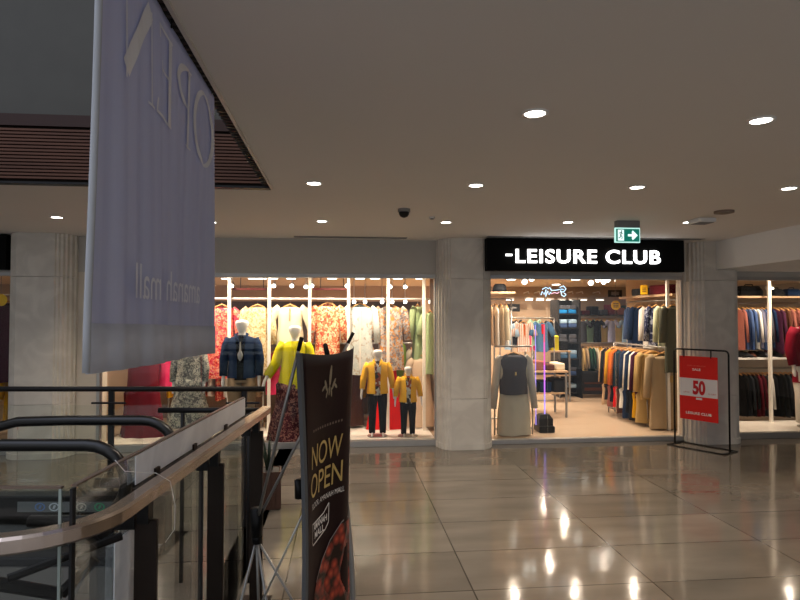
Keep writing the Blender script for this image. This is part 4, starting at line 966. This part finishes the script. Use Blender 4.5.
rg('shirt', 'teal shirt hung between the striped and blue shirts', 'shirt', 529, 541, 319, 344, 11.05, C_mint, sl=.2, seed=124, ws=.6)
rg('shirt', 'charcoal shirt hung right of the blue rose shirt', 'shirt', 545, 557, 320, 346, 11.05, C_char, sl=.2, seed=125, ws=.6)
# shelves with folded goods
def folded(label, loc, w, d, h, m, group):
    mb = MB(); mb.box((-w/2, -d/2, 0), (w/2, d/2, h)); mb2 = mb.obj('folded_clothes', m, None, bevel=min(.02, h*.4)); mb2.location = loc; mb2.rotation_euler = (0, 0, random.uniform(-.08, .08))
    return tag(mb2, label, 'folded clothes', group)
def shelving(name, label, x0, x1, Y, zs, dep=.45, top=None, m=M_dark, shelf_m=None):
    t = thing(name, label, 'shelving', ((x0+x1)/2, Y, .03)); w = (x1-x0)/2; T = (top or zs[-1]+.35)-.03
    for s in (-1, 1): MB().box((s*w-.02, -dep/2, 0), (s*w+.02, dep/2, T)).obj('side', m, t)
    for z in zs: MB().box((-w+.02, -dep/2, z-.03-.02), (w-.02, dep/2, z-.03)).obj('shelf', shelf_m or m, t)
    MB().box((-w, dep/2-.02, 0), (w, dep/2, T)).obj('back_panel', m, t)
    return t
x0 = atY(555, 350, 12.4).x; x1 = atY(576, 350, 12.4).x; zs = [.12, .48, .84, 1.18, 1.50, 1.80]
shelving('shelf_unit', 'tall dark shelf tower stacked with folded jeans behind the entrance', x0, x1, 12.4, zs, top=2.1)
cols = [('black', C_black), ('dark blue denim', C_pblue), ('blue denim', C_blue), ('slate grey', C_grey), ('denim', C_pblue), ('bright blue', mat('cloth_bright_blue', (.03, .28, .62), .7))]
for i, z in enumerate(zs):
    for j in range(2):
        c = cols[i]; xx = x0 + (x1-x0)*(.28+.44*j)
        for k2 in range(2):
            cc = c[1] if k2 == 0 else (C_grey if i % 2 else C_sky)
            folded('%s folded clothes, %s pile on the %s shelf of the jeans tower' % (c[0] if k2 == 0 else ('grey' if i % 2 else 'pale blue'), ('left', 'right')[j], ('bottom', 'second', 'third', 'fourth', 'fifth', 'top')[i]), (xx, 12.38, z+.0+.09*k2), .17, .3, .088, cc, 'folded clothes on the jeans tower')
# low display tables left-mid
def table(label, px0, px1, Y, z, items, gid):
    a = atY(px0, 380, Y).x; b = atY(px1, 380, Y).x
    t = thing('display_table', label, 'table', ((a+b)/2, Y, .03)); w = (b-a)/2
    MB().box((-w, -.3, z-.03-.03), (w, .3, z-.03)).obj('tabletop', M_shelfwood, t, bevel=.004)
    MB().box((-w+.03, -.27, (z-.03)*.5), (w-.03, .27, (z-.03)*.5+.025)).obj('lower_shelf', M_shelfwood, t)
    for sx_ in (-1, 1):
        for sy_ in (-1, 1): MB().box((sx_*(w-.03)-.015, sy_*.27-.015, 0), (sx_*(w-.03)+.015, sy_*.27+.015, z-.06)).obj('leg', M_grey, t)
    for lv, (zz, its) in enumerate(((z, items[0]), ((z-.03)*.5+.055, items[1]))):
        n = len(its)
        for i, (cn, cm, hh) in enumerate(its):
            folded('%s folded clothes on the %s of the %s, %s from the left' % (cn, ('top', 'lower shelf')[lv], gid, W9[i]), (a+(b-a)*(i+.5)/n, Y, zz), (b-a)/n*.85, .42, hh, cm, 'folded clothes on the ' + gid)
table('front display table with folded clothes behind the hung grey vest', 522, 562, 10.0, .82, ([('peach', C_tan, .12), ('pink', C_rose, .16), ('brown', C_brown, .1), ('cream', C_cream, .12)], [('black', C_black, .2), ('navy', C_navy, .18), ('charcoal', C_char, .22)]), 'front display table')
table('rear display table with bright boxes beside the neon gate', 528, 566, 11.8, 1.05, ([('magenta', C_hot, .3), ('grey', C_grey, .28), ('yellow', mat('cloth_neon_yellow', (.8, .75, .02), .6), .3), ('dark', C_char, .2)], [('grey', C_grey, .25), ('blue', C_pblue, .22), ('black', C_black, .25)]), 'rear display table')
# security gate with coloured light strip
p = atY(543, 430, 8.6)
t = thing('security_gate', 'slim clear security gate with a pink and violet light strip inside the entrance', 'gate', (p.x, 8.6, .03))
MB().box((-.10, -.14, 0), (.14, .14, .10)).obj('foot', M_black, t, bevel=.02)
MB().rings([[(x, y, z) for x, y in ((-.09, -.1), (.12, -.1), (.12, .1), (-.09, .1))] for z in (.10, .2)]+[[(x, y, .26) for x, y in ((-.05, -.06), (.08, -.06), (.08, .06), (-.05, .06))]]).obj('housing', M_black, t)
z_top = zpx(543, 325, 8.6)-.03
MB().box((-.11, -.008, .1), (.025, .008, z_top)).obj('panel', M_bglass, t)
n5 = [((.9, .05, .12), z_top), ((.9, .08, .45), z_top*.84), ((.55, .15, .9), z_top*.62), ((.35, .25, .95), z_top*.35)]
for i, (c, z) in enumerate(n5):
    zl_ = n5[i+1][1] if i < 3 else .12
    MB().box((.016, -.014, zl_), (.034, -.008, z)).obj('light_strip', emit('strip_%d' % i, c, 1.3), t)
MB().tube([(-.11, -.01, .1), (-.11, -.01, z_top)], .005, 6).obj('edge_tube', emit('strip_3', (.35, .25, .95), 1.3), t)
# small black bag beside
# neon sign
a = atY(541, 297, 8.35); b = atY(566, 287, 8.35)
t = thing('neon_sign', 'small pale blue neon script sign hung behind the entrance glass', 'neon sign', ((a.x+b.x)/2, 8.35, (a.z+b.z)/2))
neon = emit('neon_blue', (.45, .72, 1.0), 2.2); neonp = emit('neon_pink', (1.0, .55, .7), 1.5)
s_ = 1.0; Wn = (b.x-a.x)/2
def neonline(pts, m_=neon): MB().tube([(x*Wn, 0, z*.075) for x, z in pts], .0055, 6).obj('tube', m_, t, True)
neonline([(-1, -.6), (-.9, .1), (-.75, -.5), (-.6, .5), (-.62, -.9), (-.45, .2), (-.35, -.5), (-.2, 0)])
neonline([(-.9, .5), (-.6, .9), (-.4, .6), (-.3, .9), (-.15, .2)])
neonline([(-.2, -.35), (.1, -.1), (.3, -.3), (.45, 0)], neonp); neonline([(-.1, .3), (.2, .35), (.5, .5)])
neonline([(.5, .9), (.8, 1.2), (1, .6), (.8, 0), (.55, .1), (.6, .6), (.8, .5)]); neonline([(.6, 0), (.65, -.6), (.85, -.9), (1, -.5), (.85, -.2)])
for x in (-.5, .7): MB().tube([(x*Wn, .005, .06), (x*Wn, .005, 2.45-t.location.z)], .002, 4).obj('wire', M_grey, t)
# back rail of small tees
_, a, b = grail('long back wall rail of small pale shirts', 571, 632, 317, 13.3)
TE = [('white', C_white), ('slate', C_grey), ('mint', C_mint), ('black', C_black), ('butter yellow', C_butter), ('lavender', C_lav), ('yellow', C_butter), ('pale blue', C_sky)]
for i, (cn, cm) in enumerate(TE):
    px = 576 + i*7.1; rg('shirt', '%s small shirt, %s on the back rail' % (cn, W9[i]), 'shirt', px-6.5, px+6.5, 319, 341, 13.2 - .09*(i % 2), cm, sl=.14, spread=.07, seed=130+i, ws=.62, d=.07, lite=True, group='small shirts on the back wall rail', sr=.05)
# shelf above the tee rail with folded piles
xa, xb = atY(570, 315, 13.45).x, atY(632, 315, 13.45).x; zz = zpx(600, 315, 13.45)
tag(MB().box((xa, 13.25, zz-.02), (xb, 13.79, zz+.005)).obj('wall_shelf', M_dark), 'dark shelf above the small shirts on the back wall', 'shelf')
for i, (cn, cm, hh) in enumerate((('red brown', C_brown, .14), ('dark red', C_mar, .1), ('black', C_black, .2), ('grey', C_grey, .12), ('crimson', C_crim, .24), ('pink', C_rose, .16), ('dark green', C_olive, .22))):
    folded('%s folded pile on the dark shelf above the small shirts, %s from the left' % (cn, W9[i]), (xa+(xb-xa)*(i+.5)/7, 13.45, zz+.005), (xb-xa)/7*.85, .3, hh, cm, 'folded piles above the small shirts')
# second coat rack, deep
_, a, b = grail('middle clothes rack of assorted coats in front of the back wall', 578, 616, 343, 12.4)
run('coat', 'coat', 'coats on the middle rack', (a.x, 12.4), (b.x, 12.4), a.z, [('tan', C_camel, .95), ('grey brown', C_beige, 1), ('dark green', C_olive, .9), ('forest green', C_olive, .95), ('cream', C_cream, .95), ('mustard', C_must, .9), ('bright yellow', C_must, .9), ('black', C_black, 1), ('navy', C_navy, 1), ('green', C_olive, .9), ('brown', C_brown, 1)], .45, .66, .9, place='middle coat rack', seed=140, ends=('from the left',)*2)
# dark bin of goods under it
t = thing('goods_bin', 'low black wire bin of dark goods under the middle coat rack', 'bin', ((a.x+b.x)/2-.1, 12.15, .03))
MB().box((-.42, -.2, .08), (.42, .2, .55)).obj('bin_body', C_char, t, bevel=.03); MB().box((-.38, -.21, .16), (.38, -.195, .22)).obj('trim_band', C_brown, t); MB().box((-.38, -.21, .3), (.38, -.195, .33)).obj('trim_band', C_brown, t)
for s in (-1, 1): MB().box((s*.43-.012, -.2, 0), (s*.43+.012, .2, .6)).obj('leg', M_black, t)
# the long front coat rack running back
xf = atY(657, 350, 8.75).x
rack('long coat rack running back from the entrance glass beside the right column', (xf, 8.5), (xf, 10.2), 1.27)
CO = [('camel brown robe-length', C_beige, 1.62), ('camel', C_camel, 1.0), ('sand', C_camel, 1.05), ('plum', C_purp, 1.0), ('ivory', C_white, 1.0), ('navy', C_navy, 1.02), ('pale grey', C_lgrey, .98), ('dark navy', C_navy, 1.0), ('charcoal', C_char, 1), ('dark teal', C_teal, 1), ('black', C_black, 1), ('rust orange', C_orange, 1), ('bright orange', C_orange, 1), ('mustard', C_must, .95), ('dark brown', C_brown, 1), ('black wool', C_black, .95), ('tan', C_tan, .95)]
OR = ['', 'second', 'third', 'fourth', 'fifth', 'sixth', 'seventh', 'eighth', 'ninth', 'tenth', 'eleventh', 'twelfth', 'thirteenth', 'fourteenth', 'fifteenth', 'sixteenth', 'seventeenth']
for i, (cn, cm, lf) in enumerate(CO):
    y = 8.62 + i*.090
    if i == 0:
        garment('coat', 'camel brown robe-length coat at the front end of the long coat rack', 'coat', (xf+.02, 8.56, 1.21), .50, 1.13, cm, sl=.60, spread=.05, d=.13, seed=150, group='coats on the long coat rack', flare=1.05, extras=lambda t, w, L, d: MB().box((.03, -d*.66, -.46), (.10, -d*.5, -.36)).obj('pocket_label', C_camel, t))
    else:
        garment('coat', '%s coat, %s from the front of the long coat rack' % (cn, OR[i]), 'coat', (xf-.03-.02*(i % 2), y+.05, 1.21), .47, .72*lf, cm, sl=.56, spread=.04, d=.078, seed=150+i, group='coats on the long coat rack', lite=True, rz=0, sr=.045, flare=.96)
rack('low rail with trousers under the coats of the long rack', (xf-.14, 8.8), (xf-.14, 10.15), .64)
for i, (cn, cm) in enumerate((('camel', C_camel), ('mustard', C_must), ('dark grey', C_char), ('black', C_black), ('navy', C_navy), ('white', C_white), ('brown', C_brown), ('red', C_red), ('black cotton', C_black), ('brick red', C_rose), ('charcoal', C_char), ('tan', C_tan))):
    garment('trousers', '%s trousers hung low under the long coat rack, %s from the front' % (cn, W9[i]), 'trousers', (xf-.14, 8.85+i*.11, .62), .34, (.50, .44, .5, .40, .5, .36, .46, .38, .3, .4, .3, .4)[i], cm, sl=0, d=.09, seed=170+i, group='trousers under the long coat rack', lite=True, rz=0)
# upper right wall rail and shelf
zt = 2.06
xs0 = atY(665, 291, 8.75).x; xs1 = atY(630, 298, 10.2).x
q = [Vector((xs0, 8.55, 0)), Vector((xs0+.42, 8.55, 0)), Vector((xs1+.42, 10.3, 0)), Vector((xs1, 10.3, 0))]
m = MB(); prism(m, [(xs0-.0, 8.55), (xs0+.40, 8.55), (xs0+.40, 10.3), (xs0-.0, 10.3)], zt, zt+.035)
tag(m.obj('wall_shelf', M_shelfwood), 'long wooden shelf above the navy shirts, right of the entrance', 'shelf')
rack('high clothes rail under the long wooden shelf', (xs0+.1, 8.6), (xs0+.1, 10.2), 2.0)
for nm, px0, px1, Y, cn, cm, ln in (('shirt', 657, 670, 8.72, 'pale sage green', C_palegr, .66), ('shirt', 647, 665, 9.0, 'dotted navy', C_navydot, .64), ('shirt', 642, 656, 9.3, 'white', C_white, .68), ('shirt', 630, 653, 9.6, 'navy blue', C_navy, .68), ('shirt', 626, 646, 9.9, 'ink blue', C_pblue, .68)):
    a = atY(px0, 303, Y).x; b = atY(px1, 303, Y).x
    garment(nm, cn + ' long shirt hung facing out under the long wooden shelf', 'shirt', ((a+b)/2, Y, 1.93), (b-a)*.85, ln, cm, sl=.52, spread=.03, d=.12, seed=190+int(Y*10), group='long shirts under the wooden shelf', sr=.05)
a = atY(675.5, 303, 8.4).x
garment('coat', 'olive grey long coat seen through the glass edge beside the right column', 'coat', (a, 8.45, 1.93), .3, 1.0, mat('cloth_olive_grey', (.12, .12, .09), .85), sl=.5, spread=.02, d=.1, seed=199)
px_ = atY(668, 350, 8.5).x
tag(MB().box((px_-.02, 8.48, .03), (px_+.02, 8.52, 2.45)).obj('display_post', M_white), 'white display post at the front end of the wooden shelf', 'post')
folded('burgundy folded blanket at the front of the long wooden shelf', (xs0+.16, 8.95, zt+.035), .34, .5, .15, C_mar, 'folded goods on the wooden shelf')
folded('black folded blanket on the long wooden shelf behind the burgundy one', (xs0+.16, 9.55, zt+.035), .34, .5, .12, C_char, 'folded goods on the wooden shelf')
def hangsign(px0, px1, py0, py1, Y, m, label, name='hanging_sign', rnd=False, mark=None):
    a = atY(px0, py0, Y); b = atY(px1, py1, Y); c = ((a.x+b.x)/2, Y, (a.z+b.z)/2); t = thing(name, label, 'sign', c); w = abs(b.x-a.x)/2; h = (a.z-b.z)/2
    if rnd: MB().tube([(0, -.006, 0), (0, .006, 0)], h, 24).obj('card', m, t)
    else: MB().box((-w, -.006, -h), (w, .006, h)).obj('card', m, t)
    MB().tube([(0, 0, h), (0, 0, 2.45-c[2])], .003, 5).obj('wire', M_grey, t)
    if mark:
        for q in (-.35, 0, .35): MB().box((-w*.55, -.009, h*q-h*.08), (w*.55, -.006, h*q+h*.08)).obj('mark', mark, t)
hangsign(640.5, 647.5, 285, 294.5, 9.0, C_must, 'small upright yellow sign card hung before the wooden shelf', mark=M_dark)
hangsign(611, 620.5, 300.5, 310, 10.5, mat('sign_yellow', (.9, .6, .01), .5), 'round yellow hanging sign below the black sign, right of the small shirts', rnd=True, mark=M_dark)
hangsign(608, 622, 290, 297, 10.6, M_black, 'black rectangular sign hung above the round yellow sign', mark=M_alu)

# ================================================================ RIGHT WINDOW
xa, xb = XD1-.0, 7.6
for px, lb in ((770, 'in the middle of the right window'),):
    x = atY(px, 350, 8.75).x; tag(MB().box((x-.022, 8.73, .075), (x+.022, 8.77, 2.45)).obj('display_post', MATS['post_white']), 'slim white display post ' + lb, 'post')
zu = zpx(760, 303, 9.1); zl2 = zpx(760, 368, 9.1)
rack('upper clothes rail of the right window', (XD1-.02, 9.1), (7.5, 9.1), zu, legs=False)
rack('lower clothes rail of the right window', (XD1-.02, 9.1), (7.5, 9.1), zl2, zb=.03)
def prun(items, pxs, z, Y, Ls, w, cat, lab, grp, seed, rz=PI/2):
    for i, (it, px) in enumerate(zip(items, pxs)):
        x = atY(px, 350, Y).x
        garment('jacket', '%s %s, %s on the %s' % (it[0], cat, W9[i], lab), cat, (x, Y, z-.07), w, Ls*(it[2] if len(it) > 2 else 1), it[1], sl=.5, spread=.03, d=.055, seed=seed+i, rz=rz, group=grp, lite=True, sr=.028)
prun([('dusty pink', C_rose), ('steel blue', C_pblue), ('blue', C_pblue), ('white', C_white, .98), ('light blue', C_lav, .95), ('denim blue', C_pblue), ('slate', C_grey), ('dark blue', C_navy, .95)], (737, 743, 747, 751.5, 755, 758.5, 762, 766), zu, 9.1, .66, .42, 'jacket', 'upper rail left of the white post', 'jackets high in the right window', 210)
prun([('dark brown', C_purp), ('brown', C_brown), ('dusty rose', C_rose), ('rose', C_rose, 1.05), ('brown rose', C_rose), ('dark plum', C_purp)], (774, 779, 784, 789.5, 795, 801), zu, 9.1, .72, .46, 'jacket', 'upper rail right of the white post', 'brown jackets high in the right window', 220)
prun([('black', C_black), ('charcoal', C_char), ('black wool', C_black), ('deep red', C_mar), ('dark red', C_mar), ('charcoal long', C_char), ('white grey', C_lgrey, 1.02), ('black long', C_black)], (738, 743, 747, 751, 755, 759, 762, 766), zl2, 9.1, .66, .42, 'coat', 'lower rail left of the white post', 'coats low in the right window', 230)
prun([('black', C_black), ('charcoal', C_char), ('black padded', C_black), ('brown trimmed black', C_black), ('charcoal padded', C_char), ('dark', C_black)], (775, 780, 785, 790, 795, 801), zl2, 9.1, .68, .42, 'coat', 'lower rail right of the white post', 'black coats low in the right window', 240)
zs_ = zpx(760, 357, 9.0)
tag(MB().box((XD1-.02, 8.84, zs_-.03), (7.5, 9.3, zs_)).obj('wall_shelf', M_white), 'pale shelf between the upper and lower clothes of the right window', 'shelf')
zq = zpx(760, 297, 9.1)
tag(MB().box((XD1-.02, 8.9, zq-.02), (7.5, 9.4, zq+.01)).obj('wall_shelf', M_shelfwood), 'wooden shelf over the upper rail of the right window', 'shelf')
def shoe(x, Y, z, m, label, grp):
    t = thing('shoe', label, 'shoe', (x, Y, z), random.uniform(-.5, .5), grp)
    MB().rings([[(w*math.cos(a), y_, max(.0, .5*h_+.5*h_*math.sin(a))) for a in [2*PI*k/10 for k in range(10)]] for y_, w, h_ in ((-.13, .01, .02), (-.12, .032, .04), (-.06, .042, .055), (0, .035, .085), (.06, .032, .10), (.11, .028, .10), (.125, .012, .08))]).obj('upper', m, t, True)
    MB().box((-.035, -.125, -.0), (.035, .12, .012)).obj('sole', M_black, t)
for i, px in enumerate((739, 745, 751, 757, 763, 776, 782, 788)):
    shoe(atY(px, 350, 9.0).x, 8.98, zs_+.002, (C_black, C_char, C_brown, C_black, C_grey, C_black, C_brown, C_char)[i], '%s shoe on the pale shelf of the right window, %s from the left' % (('black', 'charcoal', 'brown', 'black', 'grey', 'black', 'brown', 'charcoal')[i], W9[i]), 'shoes on the pale shelf')
def bag(px0, px1, py0, py1, Y, zb_, m, label):
    a = atY(px0, py0, Y); b = atY(px1, py1, Y); w = (b.x-a.x)/2; h = a.z-zb_
    t = thing('handbag', label, 'bag', ((a.x+b.x)/2, Y, zb_))
    MB().rings([[(x_*w, y_*.09, z_) for x_, y_ in ((-s, -s2), (0, -s2*1.1), (s, -s2), (s, s2), (0, s2*1.1), (-s, s2))] for s, s2, z_ in ((.88, .8, 0), (1, 1, .02), (.98, 1, h*.5), (.8, .6, h*.95), (.75, .3, h))]).obj('bag_body', m, t, bevel=.008)
    MB().tube([(-w*.4, 0, h*.95), (-w*.3, -.01, h*1.15), (w*.3, -.01, h*1.15), (w*.4, 0, h*.95)], .008, 6).obj('handle', m, t)
bag(737, 760, 286, 296, 9.1, zq+.01, C_black, 'large black bag on the wooden shelf in the right window, beside the column')
bag(771, 781, 289, 297, 9.1, zq+.01, C_char, 'small dark bag on the wooden shelf just right of the white post')
bag(784, 798, 289, 297, 9.1, zq+.01, C_navy, 'navy bag on the wooden shelf at the right end')
# far-left window goods
xl = atY(4, 350, 8.7).x
for i, (cn, cm) in enumerate((('dark maroon', C_mar), ('deep plum', C_purp))):
    garment('gown', '%s long gown in the window at the left edge, %s from the column' % (cn, ('second', 'first')[i]), 'gown', (xl-.30+i*.34, 8.7, 1.96), .42, 1.1, cm, sl=.6, rz=1.1, seed=260+i, group='gowns in the far left window')
rack('thin rail holding the dark gowns at the left edge', (xl-.6, 8.7), (xl+.4, 8.7), 2.04, legs=False)
for i, (cn, cm) in enumerate((('cream', C_cream), ('mustard', C_must), ('brown', C_brown))):
    garment('dress', '%s low hung dress in the window at the left edge, %s from the left' % (cn, W9[i]), 'dress', (xl-.3+i*.25, 9.1, .95), .4, .75, cm, sl=.3, rz=1.3, seed=264+i, group='low dresses in the far left window', lite=True)
hangsign(-3, 5, 294, 306, 8.6, MATS['sign_yellow'], 'round yellow hanging sign at the left edge', rnd=True)
